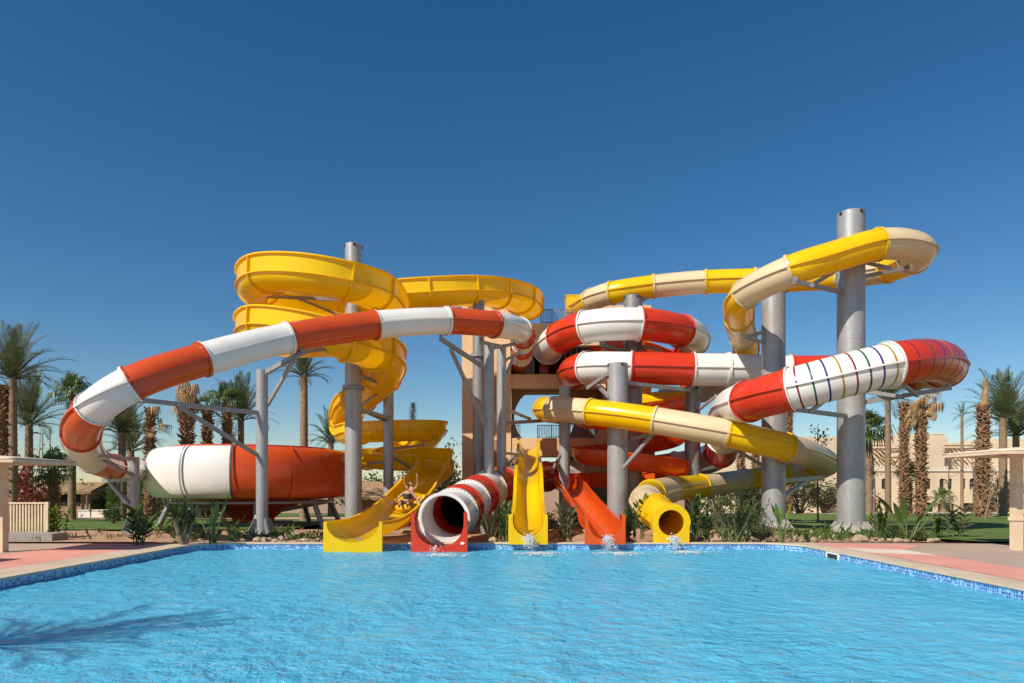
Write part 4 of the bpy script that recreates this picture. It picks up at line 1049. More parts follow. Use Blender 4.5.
def shaggy(px, ytop, Y, r, label, seed, tuft=None, tl=1.0, droop_side=None, ybase=None):
    base = ground_at(px, Y); h = at(0, ytop, Y).z-base.z
    parts = [('trunk', shag_trunk(h, r, r*.86, seed), M['boots'], (0, 0, 0))]
    if tuft: parts.append(('dry_fronds', dry_tuft(seed, tuft, tl, False, r*.9), M['dry'], (0 if droop_side is None else droop_side, 0, h)))
    return palm_thing('dead_palm', base, parts, label, 'palm', 'dead shaggy palm trunks')
shaggy(187, 391, 48, .40, 'thick shaggy dead palm with tan hanging fronds above the white half of the bowl', 21, 22, 1.7)
shaggy(150, 408, 46, .25, 'thin shaggy dead palm left of the bowl, with one bent dry frond', 22, 6, 1.3, .3)
shaggy(2, 385, 38, .34, 'dark shaggy palm trunk cut by the left edge of the picture', 23)
shaggy(904, 402, 56, .31, 'shaggy dead palm with pale hanging fronds, left of the pair on the right', 24, 14, 1.8, .5)
mbp = shaggy(921, 413, 56, .37, 'shaggy dead palm whose thin neck bends over, right of the pair', 25)
mb = MB(); h = at(0, 413, 56).z-gz(56)
mb.tube([(0, 0, h-.2), (.05, 0, h+.9), (.15, 0, h+1.3)], [.30, .22, .16], 10); local_build(mb, 'neck', M['boots'], mbp)
mb = dry_tuft(31, 16, 1.5, False, .18); o = local_build(mb, 'dry_fronds', M['dry'], mbp); o.location = (.75, 0, h+1.25)
mb = MB(); mb.tube([(.15, 0, h+1.25), (.45, 0, h+1.42), (.8, 0, h+1.25)], [.12, .09, .06], 6); local_build(mb, 'bent_stalk', M['dry'], mbp)
mbp = shaggy(983, 405, 54, .42, 'tall shaggy dead palm with a thin upright dry spike near the right edge', 26)
h = at(0, 405, 54).z-gz(54); mb = MB(); mb.tube([(.1, 0, h-.1), (.2, 0, h+1.2), (.15, 0, h+2.2)], [.3, .18, .1], 8)
rr = random.Random(5)
for k in range(26): fan_leaf(mb, (.18, 0, h+.2+k*.07), rr.uniform(0, 6.3), R(rr.uniform(-70, 60)), rr.uniform(.3, .55), rr, True)
local_build(mb, 'dry_spike', M['dry'], mbp)
for px_, yt_, Y_, s_, lb in ((789, 408, 70, 32, 'bare thin palm trunk between the two thick poles on the right'), (741, 452, 66, 33, 'stub of a palm trunk left of the cream tube end, before the hotel wing'), (756, 450, 66, 34, 'second palm stub before the hotel wing, right of its twin')):
    shaggy(px_, yt_, Y_, .33, lb, s_)

# paddle-leaved plants -------------------------------------------------
def paddle_mesh(seed, n=9, h=1.0, lw=.085, ll=.5, spread=.5):
    rr = random.Random(seed); leaf = MB(); st = MB()
    for k in range(n):
        az = k*2.39996+rr.uniform(-.4, .4); lean = spread*rr.uniform(.15, 1.0); hh = h*rr.uniform(.35, .72)
        b = Vector((math.cos(az)*.06, math.sin(az)*.06, 0)); d = Vector((math.cos(az)*lean, math.sin(az)*lean, 1)).normalized()
        mid = b+d*hh*.6; tip = b+d*hh+Vector((math.cos(az), math.sin(az), 0))*lean*hh*.15
        st.tube([b, mid, tip], [.022*h, .016*h, .01*h], 5, False)
        leaf_strip(leaf, tip, (d+Vector((math.cos(az), math.sin(az), 0))*lean*.6), Vector((math.cos(az+1.57), math.sin(az+1.57), .3)).cross(d), ll*h*rr.uniform(.75, 1.15), lw*h*rr.uniform(.8, 1.2), 6, .55, .22)
    return leaf, st
def bush_mesh(seed, n=500, rx=.5, h=.9, leafl=.09, clump=7):
    rr = random.Random(seed); leaf = MB(); st = MB(); tips = []
    for k in range(clump*3):
        az = rr.uniform(0, 6.3); q = rr.random()**.5; p = Vector((math.cos(az)*rx*q, math.sin(az)*rx*q, h*rr.uniform(.35, 1)*(1-.35*q*q)))
        m_ = p*.5+Vector((0, 0, -.06*h)); m_.x *= .6; m_.y *= .6
        st.tube([(0, 0, -.05), m_, p], [.02*h, .012*h, .005*h], 4, False); tips.append((p, m_))
    for k in range(n):
        p, m_ = rr.choice(tips); c = m_.lerp(p, rr.uniform(.3, 1.1))+Vector((rr.gauss(0, .09), rr.gauss(0, .09), rr.gauss(0, .07)))*h
        d = Vector((rr.uniform(-1, 1), rr.uniform(-1, 1), rr.uniform(-.4, .9))).normalized(); u = Vector((rr.uniform(-1, 1), rr.uniform(-1, 1), rr.uniform(-1, 1)))
        s = d.cross(u)
        if s.length < .05: continue
        s.normalize(); l = leafl*h*rr.uniform(.7, 1.4)
        leaf.add([c, c+d*l*.5+s*l*.27, c+d*l, c+d*l*.5-s*l*.27], [(0, 1, 2, 3)])
    return leaf, st
def stalk_mesh(seed, n=8, h=1.0, ll=.30, lw=.05, spread=.35):
    rr = random.Random(seed); leaf = MB(); st = MB()
    for k in range(n):
        az = rr.uniform(0, 6.3); lean = spread*rr.uniform(.05, 1); d = Vector((math.cos(az)*lean, math.sin(az)*lean, 1)).normalized(); hh = h*rr.uniform(.5, .95)
        b = Vector((rr.gauss(0, .10), rr.gauss(0, .10), -.02)); tip = b+d*hh; st.tube([b, tip], [.014, .008], 5, False)
        pa = rr.uniform(0, 3.14); m_ = rr.randint(7, 11)
        for j in range(m_):
            t = .22+.78*j/(m_-1); a2 = pa+(math.pi if j % 2 else 0)+rr.uniform(-.3, .3); up = .55+.9*t
            v = Vector((math.cos(a2), math.sin(a2), up)); leaf_strip(leaf, b.lerp(tip, t), v, Vector((math.cos(a2+1.57), math.sin(a2+1.57), .2)).cross(v), ll*h*rr.uniform(.6, 1.1), lw*h*rr.uniform(.7, 1.1), 4, .7, .22)
    return leaf, st
def reed_mesh(seed, n=60, h=1.2):
    rr = random.Random(seed); leaf = MB(); st = MB()
    for k in range(n):
        az = rr.uniform(0, 6.3); lean = rr.uniform(.05, .75); d = Vector((math.cos(az)*lean, math.sin(az)*lean, 1)).normalized(); hh = h*rr.uniform(.4, .85)
        b = Vector((rr.gauss(0, .1), rr.gauss(0, .1), 0)); tip = b+d*hh
        st.tube([b, tip], [.012, .006], 4, False)
        for j in range(9):
            a2 = rr.uniform(0, 6.3); v = (d*.5+Vector((math.cos(a2), math.sin(a2), rr.uniform(-.3, .6)))).normalized(); leaf_strip(leaf, b.lerp(tip, rr.uniform(.55, 1)), v, Vector((0, 0, 1)), .26*h*rr.uniform(.6, 1.1), .011*h, 3, .6, .1)
    return leaf, st
def yucca_mesh(seed, h=1.0):
    rr = random.Random(seed); leaf = MB(); st = MB()
    heads = [(0, 0, h*.62), (.16*h, .05, h*.5), (-.14*h, 0, h*.45), (.02, -.08, h*.3)]
    for hd in heads:
        st.tube([(0, 0, -.05), (hd[0]*.6, hd[1]*.6, hd[2]*.5), hd], [.05*h, .045*h, .035*h], 7)
        for k in range(44):
            az = rr.uniform(0, 6.3); el = R(rr.uniform(-45, 80)); d = Vector((math.cos(az)*math.cos(el), math.sin(az)*math.cos(el), math.sin(el))); leaf_strip(leaf, hd, d, Vector((0, 0, 1)), .34*h*rr.uniform(.7, 1.1), .016*h, 3, .5, .2)
    return leaf, st
protos = {}
def plant(kind, px, yb, hpx, label, mat='leaf', seed=None, name=None, cat='plant', group=None, Y=None, wide=1.0):
    Yb = Y or min(28.3, CH*F/(yb-HY)); base = ground_at(px, Yb); base.z += .0
    sc = .88*hpx/F*Yb; wide *= .9; key = (kind, mat, seed)
    nm = name or {'paddle': 'paddle_plant', 'bush': 'shrub', 'reed': 'papyrus_plant', 'yucca': 'yucca_plant', 'dense': 'paddle_plant', 'thin': 'canna_plant'}[kind]
    if key not in protos:
        root = empty(nm, (0, 0, 0)); sd = seed or 1
        if kind == 'paddle': lf, st = paddle_mesh(sd, 9, 1, .062, .46, .6)
        elif kind == 'dense': lf, st = stalk_mesh(sd, 9)
        elif kind == 'thin': lf, st = stalk_mesh(sd, 4, 1, .32, .055, .3)
        elif kind == 'bush': lf, st = bush_mesh(sd, 900, .55, 1.0, .085)
        elif kind == 'reed': lf, st = reed_mesh(sd, 46, 1.0)
        elif kind == 'yucca': lf, st = yucca_mesh(sd, 1.0)
        local_build(lf, 'leaves', M[mat], root, smooth=True, angle=None); local_build(st, 'stems', M['stem'] if kind not in ('bush', 'yucca') else M['bark'], root)
        protos[key] = root; o = root
    else: o = copy_tree(protos[key])
    o.location = base; o.scale = (sc*wide, sc*wide, sc); o.rotation_euler = (0, 0, rnd.uniform(0, 6.28))
    tag(o, label, cat, group or {'paddle': 'broad leaved plants in the bed', 'dense': 'broad leaved plants in the bed', 'thin': 'broad leaved plants in the bed', 'bush': 'shrubs', 'reed': 'feathery reeds', 'yucca': 'spiky plants'}[kind])
    return o
plant('dense', 57, 537, 40, 'leafy plant with a yellow green young leaf just right of the cream slatted fence', 'leaf_y', 1)
plant('bush', 113, 534, 25, 'dark rounded shrub between the fence and the leftmost slide pole', 'leaf_d', 2, Y=36)
plant('dense', 138, 545, 48, 'broad leafy clump at the foot of the leftmost slide pole', 'leaf', 3, wide=1.2)
plant('yucca', 184, 545, 62, 'dark spiky yucca in front of the white half of the bowl', 'leaf_d', 4, wide=1.1)
plant('paddle', 213, 543, 48, 'plant with two upright paddle leaves in front of the bowl, left of the slim pole', 'leaf', 5, wide=1.1)
plant('paddle', 232, 541, 30, 'low broad leaf plant close left of the slim pole with long arms', 'leaf', 6, wide=1.3)
plant('dense', 503, 542, 48, 'tall leafy clump between the red tray and the straight yellow slide', 'leaf', 7, wide=.9)
plant('paddle', 491, 541, 36, 'lower leafy plant at the foot of the pair of bright poles', 'leaf', 8)
plant('bush', 547, 536, 30, 'sparse dry shrub just right of the straight yellow slide', 'leaf_g', 9, Y=24.5)
plant('dense', 565, 542, 56, 'dense upright leafy plant left of the orange chute', 'leaf_g', 10, wide=.8)
plant('dense', 629, 541, 44, 'leafy plant between the orange chute and the yellow tube mouth', 'leaf', 11, wide=.9)
plant('thin', 641, 538, 48, 'thin plant with drooping leaf in front of the cream tube bend', 'leaf', 12)
plant('thin', 697, 542, 54, 'tall thin canna just right of the yellow tube mouth', 'leaf', 13, wide=.9)
plant('thin', 708, 541, 40, 'short canna next to the tall thin one right of the yellow tube mouth', 'leaf', 14)
plant('reed', 735, 542, 64, 'big feathery grey green reed clump in front of the low yellow tube', 'leaf_g', 15, wide=1.1)
plant('bush', 668, 526, 32, 'feathery bush behind the low yellow tube, by the shaded pole', 'leaf_g', 16, Y=27.5, wide=1.4)
plant('paddle', 782, 543, 46, 'bright paddle leaved plant at the foot of the thick pole left of the tallest', 'leaf_y', 17, wide=.8)
plant('bush', 762, 541, 18, 'low shrub between the feathery reeds and the bright paddle plant', 'leaf_g', 18, wide=1.5)
plant('dense', 882, 538, 44, 'leafy plant just right of the tallest pole base', 'leaf', 19, wide=.8)
plant('paddle', 908, 541, 56, 'large plant with a long slanting banana like leaf, right of the tallest pole', 'leaf', 20, wide=1.2)
plant('bush', 893, 541, 20, 'dark low bush between the two leafy plants right of the tallest pole', 'leaf_d', 21, wide=1.3)
plant('thin', 936, 539, 36, 'sparse stalky plant in the bed before the right lawn', 'leaf', 22, wide=1.2)
plant('thin', 955, 538, 40, 'bent sparse plant nearest the right hand lawn corner of the bed', 'leaf_g', 23, wide=1.4)
plant('bush', 919, 540, 16, 'small grey green bush under the slanting banana like leaf', 'leaf_g', 24, wide=1.3)
plant('bush', 716, 536, 24, 'olive bush just left of the feathery reed clump', 'leaf_g', 25, Y=26, wide=1.3)
plant('bush', 455, 528, 30, 'dark shrub behind the red and white tube mouth', 'leaf_d', 26, Y=27)
plant('bush', 660, 541, 22, 'low leafy shrub tucked under the yellow tube mouth', 'leaf_d', 27, Y=23.8, wide=1.3)
plant('bush', 747, 530, 32, 'dark green shrub behind the feathery reeds', 'leaf_d', 28, Y=27.8, wide=1.3)
# shrubs and trees farther off
def far_bush(px, Y, hpx, label, mat, seed, wide=1.0, group='shrubs beyond the lawn', ybase=None):
    base = ground_at(px, Y); sc = hpx/F*Y; key = ('far', mat, seed)
    lf, st = bush_mesh(seed, 1500, .6, 1.0, .075, 10); root = empty('shrub', base, label, 'shrub', group); root.scale = (sc*wide, sc*wide, sc)
    local_build(lf, 'leaves', M[mat], root, smooth=False); local_build(st, 'stems', M['bark'], root); return root
far_bush(84, 60, 34, 'big dark bush between the fence and the hedge on the left', 'leaf_d', 41, 1.0)
far_bush(100, 60, 26, 'smaller dark bush at the left end of the clipped hedge', 'leaf_d', 42, 1.2)
far_bush(22, 46, 62, 'reddish bougainvillea behind the cream fence on the left', 'leaf_r', 43, .8)
far_bush(34, 48, 30, 'dark green bush directly behind the cream fence', 'leaf_d', 44, 1.1)
far_bush(8, 48, 34, 'dark bush behind the canopy post at the left edge', 'leaf_d', 45, 1.0)
far_bush(176, 56, 28, 'green bush under the white half of the bowl', 'leaf_d', 46, 1.3)
far_bush(800, 72, 44, 'grey green bush before the hotel wing, right of the yellow tube', 'leaf_g', 47, 1.0)
far_bush(825, 73, 36, 'dry brown grey bush close to the hotel wing corner', 'leaf_g', 48, 1.0)
far_bush(752, 64, 46, 'olive bush seen under the low yellow tube', 'leaf_g', 49, 1.0)
far_bush(715, 62, 40, 'olive bush farther left under the cream tube', 'leaf_g', 50, 1.0)
far_bush(1000, 74, 40, 'brown green bush leaning by the hotel at the right edge', 'leaf_g', 51, .8)
far_bush(864, 76, 30, 'purple brown bush beside the tallest pole, in front of the hotel', 'leaf_r', 52, .8)
far_bush(443, 58, 76, 'tall loose green tree between the wide yellow chute and the tower', 'leaf_g', 53, .55)
far_bush(425, 62, 60, 'green bush behind the top of the wide yellow chute', 'leaf_g', 54, .9)
far_bush(360, 66, 44, 'dark green tree behind the thatched roof, left part', 'leaf_d', 55, .9)
far_bush(378, 70, 46, 'dark green tree behind the thatched roof, right part', 'leaf_d', 56, .8)
# slim conifer
base = ground_at(413, 60); cz_ = at(0, 404, 60).z
root = empty('conifer_tree', base, 'slim dark conifer top peeking over the yellow coil beside the tower', 'tree')
lf = MB(); rr = random.Random(61); hh = cz_-base.z
for k in range(1500):
    t = rr.random(); z = hh*(.35+.65*t); rad = .95*(1-t)**.7+.08; az = rr.uniform(0, 6.3); q = rr.random()**.5
    leaf_strip(lf, Vector((math.cos(az)*rad*q*.6, math.sin(az)*rad*q*.6, z)), Vector((math.cos(az), math.sin(az), .7)), Vector((0, 0, 1)), .4, .05, 1, .2, .1)
local_build(lf, 'crown', M['leaf_d'], root, smooth=False); mb = MB(); mb.tube([(0, 0, -.1), (0, 0, hh)], [.2, .03], 8); local_build(mb, 'trunk', M['bark'], root)
# saplings with sparse leaves
def sapling(px, Y, ytop, label, seed, lean=0, nleaf=90, stems=1, mat='leaf_g'):
    base = ground_at(px, Y); h = at(0, ytop, Y).z-base.z; rr = random.Random(seed); root = empty('sapling_tree', base, label, 'tree', 'thin young trees')
    st = MB(); lf = MB()
    for s in range(stems):
        off = Vector((rr.uniform(-.1, .1), 0, 0)) if stems > 1 else Vector()
        top = Vector((lean*h*(1+.4*s), 0, h*(1-.12*s))); st.tube([off, top*.5+Vector((rr.uniform(-.1, .1), 0, 0)), top], [.055, .04, .015], 6)
        for k in range(9):
            t = rr.uniform(.4, .95); p = off.lerp(top, t); az = rr.uniform(0, 6.3); e = p+Vector((math.cos(az)*.3*h*(1.1-t), math.sin(az)*.3*h*(1.1-t), .16*h*rr.uniform(.4, 1)))
            st.tube([p, e], [.02, .006], 4)
            for j in range(nleaf//9):
                c = p.lerp(e, rr.uniform(.35, 1.05))+Vector((rr.gauss(0, .07), rr.gauss(0, .07), rr.gauss(0, .07))); leaf_strip(lf, c, Vector((rr.uniform(-1, 1), rr.uniform(-1, 1), rr.uniform(-.6, .6))), Vector((0, 0, 1)), .17*h/4, .045*h/4, 2, .3, .2)
    local_build(st, 'trunk', M['bark'], root); local_build(lf, 'crown', M[mat], root, smooth=False); return root
sapling(818, 38, 424, 'thin sapling with a few leaves standing between the two thick poles on the right', 71)
sapling(952, 44, 447, 'sparse young tree with thin crown in front of the hotel windows', 72, -.05, 45)
sapling(985, 46, 470, 'slanting twin stemmed sapling near the right canopy post', 73, .18, 60, 2)
sapling(873, 30, 455, 'very thin staked sapling close to the tallest pole', 74, 0, 50)
sapling(37, 50, 430, 'bare thin sapling behind the fence on the left', 75, .04, 20)
# hedge
mb = MB(); hx0, hx1, hy_ = px2x(107, 56), px2x(153, 56), 56
z0_, z1_ = gz(56), at(0, 466, 56).z
rr = random.Random(80); mb.box(hx0+.2, hx1-.2, hy_+.2, hy_+1.4, z0_, z1_-.2)
for k in range(9000):
    f = rr.random()
    if f < .6: p = Vector((rr.uniform(hx0, hx1), hy_+rr.uniform(0, .25), rr.uniform(z0_, z1_)))
    elif f < .85: p = Vector((rr.uniform(hx0, hx1), hy_+rr.uniform(0, 1.6), z1_+rr.gauss(0, .07)-.1))
    else: p = Vector((rr.choice((hx0, hx1))+rr.gauss(0, .08), hy_+rr.uniform(0, 1.6), rr.uniform(z0_, z1_)))
    d = Vector((rr.uniform(-1, 1), rr.uniform(-1, .3), rr.uniform(-.5, 1))).normalized(); leaf_strip(mb, p, d, Vector((rr.uniform(-1, 1), rr.uniform(-1, 1), rr.uniform(-1, 1))), .22, .07, 1, .1, .1)
tag(mb.build('hedge', M['hedge'], smooth=False), 'clipped square green hedge left of the white bowl', 'hedge')
# small seedlings and ground cover in the bed
leaf = MB(); rr = random.Random(90)
for k in range(300):
    x = rr.uniform(-11, 14); y = 21.6+abs(rr.gauss(0, 1))*2.4
    if y > 28: continue
    if under_slide(x, y, .25): continue
    h = rr.uniform(.12, .42)
    for j in range(rr.randint(3, 7)):
        az = rr.uniform(0, 6.3); lean = rr.uniform(.1, .9); leaf_strip(leaf, Vector((x+rr.gauss(0, .06), y+rr.gauss(0, .06), .03)), Vector((math.cos(az)*lean, math.sin(az)*lean, 1)), Vector((math.cos(az+1.57), math.sin(az+1.57), 0)), h*rr.uniform(.6, 1.1), h*.11, 4, .8, .2)
tag(leaf.build('ground_cover', M['leaf'], smooth=True, angle=None), 'small green seedlings scattered over the soil bed behind the pool', 'ground cover', kind='stuff')
leaf = MB()
for k in range(240):
    x = rr.uniform(-22, 14); y = 22+rr.random()*6
    if (x < -11 and y < 22.2) or under_slide(x, y, .25): continue
    h = rr.uniform(.15, .38)
    for j in range(rr.randint(5, 9)):
        az = rr.uniform(0, 6.3); lean = rr.uniform(.3, 1.3); leaf_strip(leaf, Vector((x+rr.gauss(0, .08), y+rr.gauss(0, .08), .02)), Vector((math.cos(az)*lean, math.sin(az)*lean, 1)), Vector((0, 0, 1)), h*rr.uniform(.6, 1.1), h*.08, 3, .6, .2)
tag(leaf.build('ground_cover', M['leaf_g'], smooth=True, angle=None), 'dry grey green tufts scattered over the soil bed', 'ground cover', kind='stuff')
rk = MB()
for k in range(260):
    x = rr.uniform(-11, 14); y = 21.45+abs(rr.gauss(0, 1))*1.6
    if y > 27 or under_slide(x, y, .2): continue
    s = rr.uniform(.04, .15)*(1 if rr.random() < .9 else 1.8)
    rk.sphere((x, y, s*.3), s, 6, (rr.uniform(.7, 1.3), rr.uniform(.7, 1.3), rr.uniform(.5, .8)))
for i, v in enumerate(rk.v):
    q = noise.noise(Vector(v)*7)*.035; rk.v[i] = (v[0]+q, v[1]-q, v[2]+q)
tag(rk.build('stones', M['rock'], smooth=False), 'tan stones and clods along the soil bed edge', 'stones', kind='stuff')

# ------------------------------------------------------------------ canopies, fence, huts, lamps
def canopy(x, y, z, hw, label, post=True, rails=False, edge_drop=.12, g=0.0, group='cream shade canopies by the pool'):
    root = empty('shade_canopy', (x, y, g), label, 'shade canopy', group)
    mb = MB()
    n = 10
    for yy, s in ((0, 1),):
        vs = []; fs = []
        for j in range(n+1):
            for i in range(n+1):
                u, v_ = 2*i/n-1, 2*j/n-1; q = max(abs(u), abs(v_)); vs.append((x+u*hw, y+v_*hw, z+edge_drop*(1-q)))
        base_n = len(vs)
        vs += [(a, b, c-.05) for a, b, c in vs]
        for j in range(n):
            for i in range(n):
                a = j*(n+1)+i; fs.append((a, a+1, a+n+2, a+n+1)); fs.append((base_n+a, base_n+a+n+1, base_n+a+n+2, base_n+a+1))
        for i in range(n):
            for a, b in ((i, i+1), (n*(n+1)+i+1, n*(n+1)+i), ((i+1)*(n+1), i*(n+1)), (i*(n+1)+n, (i+1)*(n+1)+n)): fs.append((a, base_n+a, base_n+b, b))
        mb.add(vs, fs)
    mb.build('canvas_top', M['canvas'], root, angle=None)
    mb = MB()
    for a, b in (((-1, -1), (1, -1)), ((1, -1), (1, 1)), ((1, 1), (-1, 1)), ((-1, 1), (-1, -1))): mb.bar((x+a[0]*hw, y+a[1]*hw, z-.09), (x+b[0]*hw, y+b[1]*hw, z-.09), .06, .07)
    for a in ((-1, -1), (1, -1), (1, 1), (-1, 1)): mb.bar((x+a[0]*hw*.97, y+a[1]*hw*.97, z-.1), (x, y, z-.02), .05)
    mb.build('roof_frame', M['wood'], root, smooth=False)
    mb = MB(); mb.box(x-.11, x+.11, y-.11, y+.11, g-.02, z-.05); mb.build('post', M['wood'], root, smooth=False)
    if rails:
        for zz in rails: 
            mb = MB(); mb.bar((x+.112, y, zz), (x+2.6, y, zz), .07, .10); mb.bar((x-.14, y, zz), (x+.14, y, zz), .27, .10); mb.bar((x-.12, y, zz-.05), (x, y, zz-.25), .05); mb.build('rail', M['wood'], root, smooth=False)
    return root
canopy(px2x(1016.5, 18.7), 18.7, 2.70, 1.25, 'cream square shade canopy on a post at the right edge of the deck', rails=(1.72, .86))
canopy(px2x(1.5, 18.1), 18.1, 2.46, 1.2, 'cream shade canopy on a thick post at the left edge of the deck', edge_drop=.1)
canopy(-15.6, 12.6, 2.45, 1.85, 'unseen cream shade canopy added just outside the picture to shade the left deck', edge_drop=.1)  # out of view, added to cast shade on the deck
canopy(-14.2, 7.0, 2.45, 1.85, 'unseen cream shade canopy added nearest the viewer to cast shade from the left', edge_drop=.1)  # second unseen canopy, also added as a shadow caster
# fence
fx0, fx1, fy = px2x(5, 23.4), px2x(47.5, 23.4), 23.4
fence = empty('slatted_fence', ((fx0+fx1)/2, fy, .1), 'cream wooden fence of upright slats at the left edge', 'fence')
mb = MB(); zt_, zb_ = at(0, 502.5, fy).z, at(0, 538, fy).z
n = 13
for k in range(n): 
    x = fx0+.1+(fx1-fx0-.2)*k/(n-1); mb.box(x-.026, x+.026, fy-.02, fy+.02, zb_+.1, zt_-.05)
mb.build('slats', M['wood'], fence, smooth=False)
for z in (zt_-.05, zb_+.05):
    mb = MB(); mb.box(fx0, fx1, fy-.045, fy+.045, z, z+.06); mb.build('rail', M['wood'], fence, smooth=False)
for x in (fx0, fx1):
    mb = MB(); mb.box(x-.05, x+.05, fy-.05, fy+.05, -.05, zt_+.02); mb.build('post', M['wood'], fence, smooth=False)
mb = MB(); mb.box(fx0-3, px2x(60, 22.8), 22.4, 23.2, -.1, .2); tag(mb.build('planter_kerb', M['concrete'], smooth=False), 'low concrete kerb in front of the slatted fence', 'kerb')
# lamps
for px_, yt_, lb in ((42.5, 434, 'thin street lamp on the left, the shorter of the pair behind the fence'), (50, 427, 'thin street lamp on the left, the taller of the pair behind the fence')):
    b_ = ground_at(px_, 70); zt_ = at(0, yt_, 70).z; root = empty('street_lamp', b_, lb, 'street lamp', 'thin street lamps')
    mb = MB(); mb.tube([b_, (b_.x, b_.y, zt_)], [.1, .06], 8); mb.build('pole', M['iron'], root)
    mb = MB(); mb.tube([(b_.x, b_.y, zt_), (b_.x-.7, b_.y, zt_+.12)], [.05, .05], 6); mb.box(b_.x-1.1, b_.x-.5, b_.y-.15, b_.y+.15, zt_+.05, zt_+.2); mb.build('lamp_head', M['dark'], root, smooth=False)
# thatched huts
def hut(px0, px1, ytop, yeave, ybase, Y, label, wallmat, group=None):
    x0, x1 = px2x(px0, Y), px2x(px1, Y); g = gz(Y); ze, zt_ = at(0, yeave, Y).z, at(0, ytop, Y).z; root = empty('thatched_hut', ((x0+x1)/2, Y+2, g), label, 'hut', group)
    mb = MB(); mb.box(x0+.5, x1-.5, Y+.5, Y+4.5, g-.1, ze+.1); mb.build('wall', M[wallmat], root, smooth=False)
    mb = MB(); rr = random.Random(int(px0)); n = 26
    vs = []; fs = []
    for i in range(n+1):
        x = x0+(x1-x0)*i/n; j = rr.uniform(-.06, .06)
        vs += [(x, Y-.2, ze+j), (x if 0 < i < n else x+(1.2 if i == 0 else -1.2), Y+2.5, zt_+j*.5), (x, Y+5.2, ze), (x, Y-.15, ze-.25+rr.uniform(-.08, .08))]
    for i in range(n):
        a = i*4; b = a+4; fs += [(a, b, b+1, a+1), (a+1, b+1, b+2, a+2), (a+3, b+3, b, a)]
    fs += [(0, 1, 2), (n*4, n*4+2, n*4+1)]
    mb.add(vs, fs); mb.build('thatch_roof', M['thatch'], root, smooth=False)
    mb = MB(); mb.box((x0*.4+x1*.6)-.9, (x0*.4+x1*.6)+.9, Y+.45, Y+.52, g+.9, ze-.1); mb.build('hatch', M['dark'], root, smooth=False)
    for k in range(5):
        x = x0+.4+(x1-x0-.8)*k/4; mb = MB(); mb.tube([(x, Y, g-.1), (x, Y, ze)], .09, 8); mb.build('post', M['brownwood'], root)
hut(352, 470, 481, 497, 512, 60, 'long thatched hut with an orange wall behind the wide yellow chute', 'orangewall')
hut(26, 92, 482, 491, 512, 58, 'low thatched hut behind the palms on the left', 'brown')
hut(-20, 30, 480, 491, 512, 64, 'thatched hut cut off by the left edge', 'brown')
# kiosk left of the bowl
kx0, kx1, KY = px2x(147, 62), px2x(182, 62), 62
kiosk = empty('kiosk', ((kx0+kx1)/2, KY, gz(KY)), 'small plain cream kiosk behind the left end of the bowl', 'kiosk')
mb = MB(); mb.box(kx0, kx1, KY, KY+4, gz(KY)-.1, at(0, 478, KY).z); mb.build('wall', M['cream'], kiosk, smooth=False)
mb = MB(); mb.box(kx0-.2, kx1+.2, KY-.2, KY+4.2, at(0, 478, KY).z, at(0, 476, KY).z); mb.build('roof', M['cream2'], kiosk, smooth=False)
mb = MB(); mb.box(kx0+.7, kx0+1.9, KY-.02, KY+.02, gz(KY), at(0, 488, KY).z); mb.build('door', M['brownwood'], kiosk, smooth=False)
# low blue white pool equipment boxes seen under the hedge
for px_, lb, mt in ((88, 'white low box in front of the dark bush on the left', 'white'), (100, 'pale low box beside the white one on the left', 'cream2')):
    b_ = ground_at(px_, 52); mb = MB(); mb.box(b_.x-.5, b_.x+.5, 51.6, 52.4, b_.z, b_.z+.55); mb.box(b_.x-.55, b_.x+.55, 51.55, 52.45, b_.z+.551, b_.z+.62)
    tag(mb.build('storage_box', M[mt], smooth=False), lb, 'box')
# blue float lying on the coping
c_ = at(346, 541, 21.35); mb = MB()
for k in range(3): mb.tube([(c_.x-.5+.05*k, 21.5+.1*k, .06+.035*(k % 2)), (c_.x+.3+.05*k, 21.45+.1*k, .06)], .05, 8)
tag(mb.build('pool_noodles', M['bluemat']), 'blue foam floats lying on the pool edge left of the wide yellow chute', 'pool float')

# ------------------------------------------------------------------ riders
def at_Y(fr, Y):
    return min(fr, key=lambda f: abs(f[0].y-Y))
fm = at_Y([f for f in fr_c if f[0].z < 2.2], 28.0)
pos, tan, sd, up, hl = fm
fwd = tan.normalized(); flo = pos-up*.60
Rm = Matrix((sd, fwd, up)).transposed()     # local: x = side, y = forward down the chute, z = up
def LP(x, y, z): return flo+Rm @ Vector((x, y, z))
ring = empty('inflatable_ring', flo, 'yellow double inflatable ring carrying two riders down the wide yellow chute', 'inflatable ring')
for nm, yy in (('front_ring', .42), ('rear_ring', -.42)):
    mb = MB(); pts = [LP(.40*math.cos(2*math.pi*k/28), yy+.40*math.sin(2*math.pi*k/28), .20) for k in range(28)]
    vs = []; fs = []
    for k in range(28):
        a = 2*math.pi*k/28; c_ = Vector((math.cos(a), math.sin(a), 0))
        for j in range(12):
            b = 2*math.pi*j/12; q = c_*(.40+.17*math.cos(b)); vs.append(LP(q.x, yy+q.y, .20+.17*math.sin(b)))
    for k in range(28):
        for j in range(12): fs.append((k*12+j, ((k+1) % 28)*12+j, ((k+1) % 28)*12+(j+1) % 12, k*12+(j+1) % 12))
    mb.add(vs, fs); mb.build('ring', M['vinyl'], ring)
for s in (1, -1):
    for yy in (.62, .2, -.5):
        mb = MB(); mb.tube([LP(s*.5, yy-.09, .30), LP(s*.53, yy, .42), LP(s*.5, yy+.09, .30)], .018, 6); mb.build('handle', M['white'], ring)
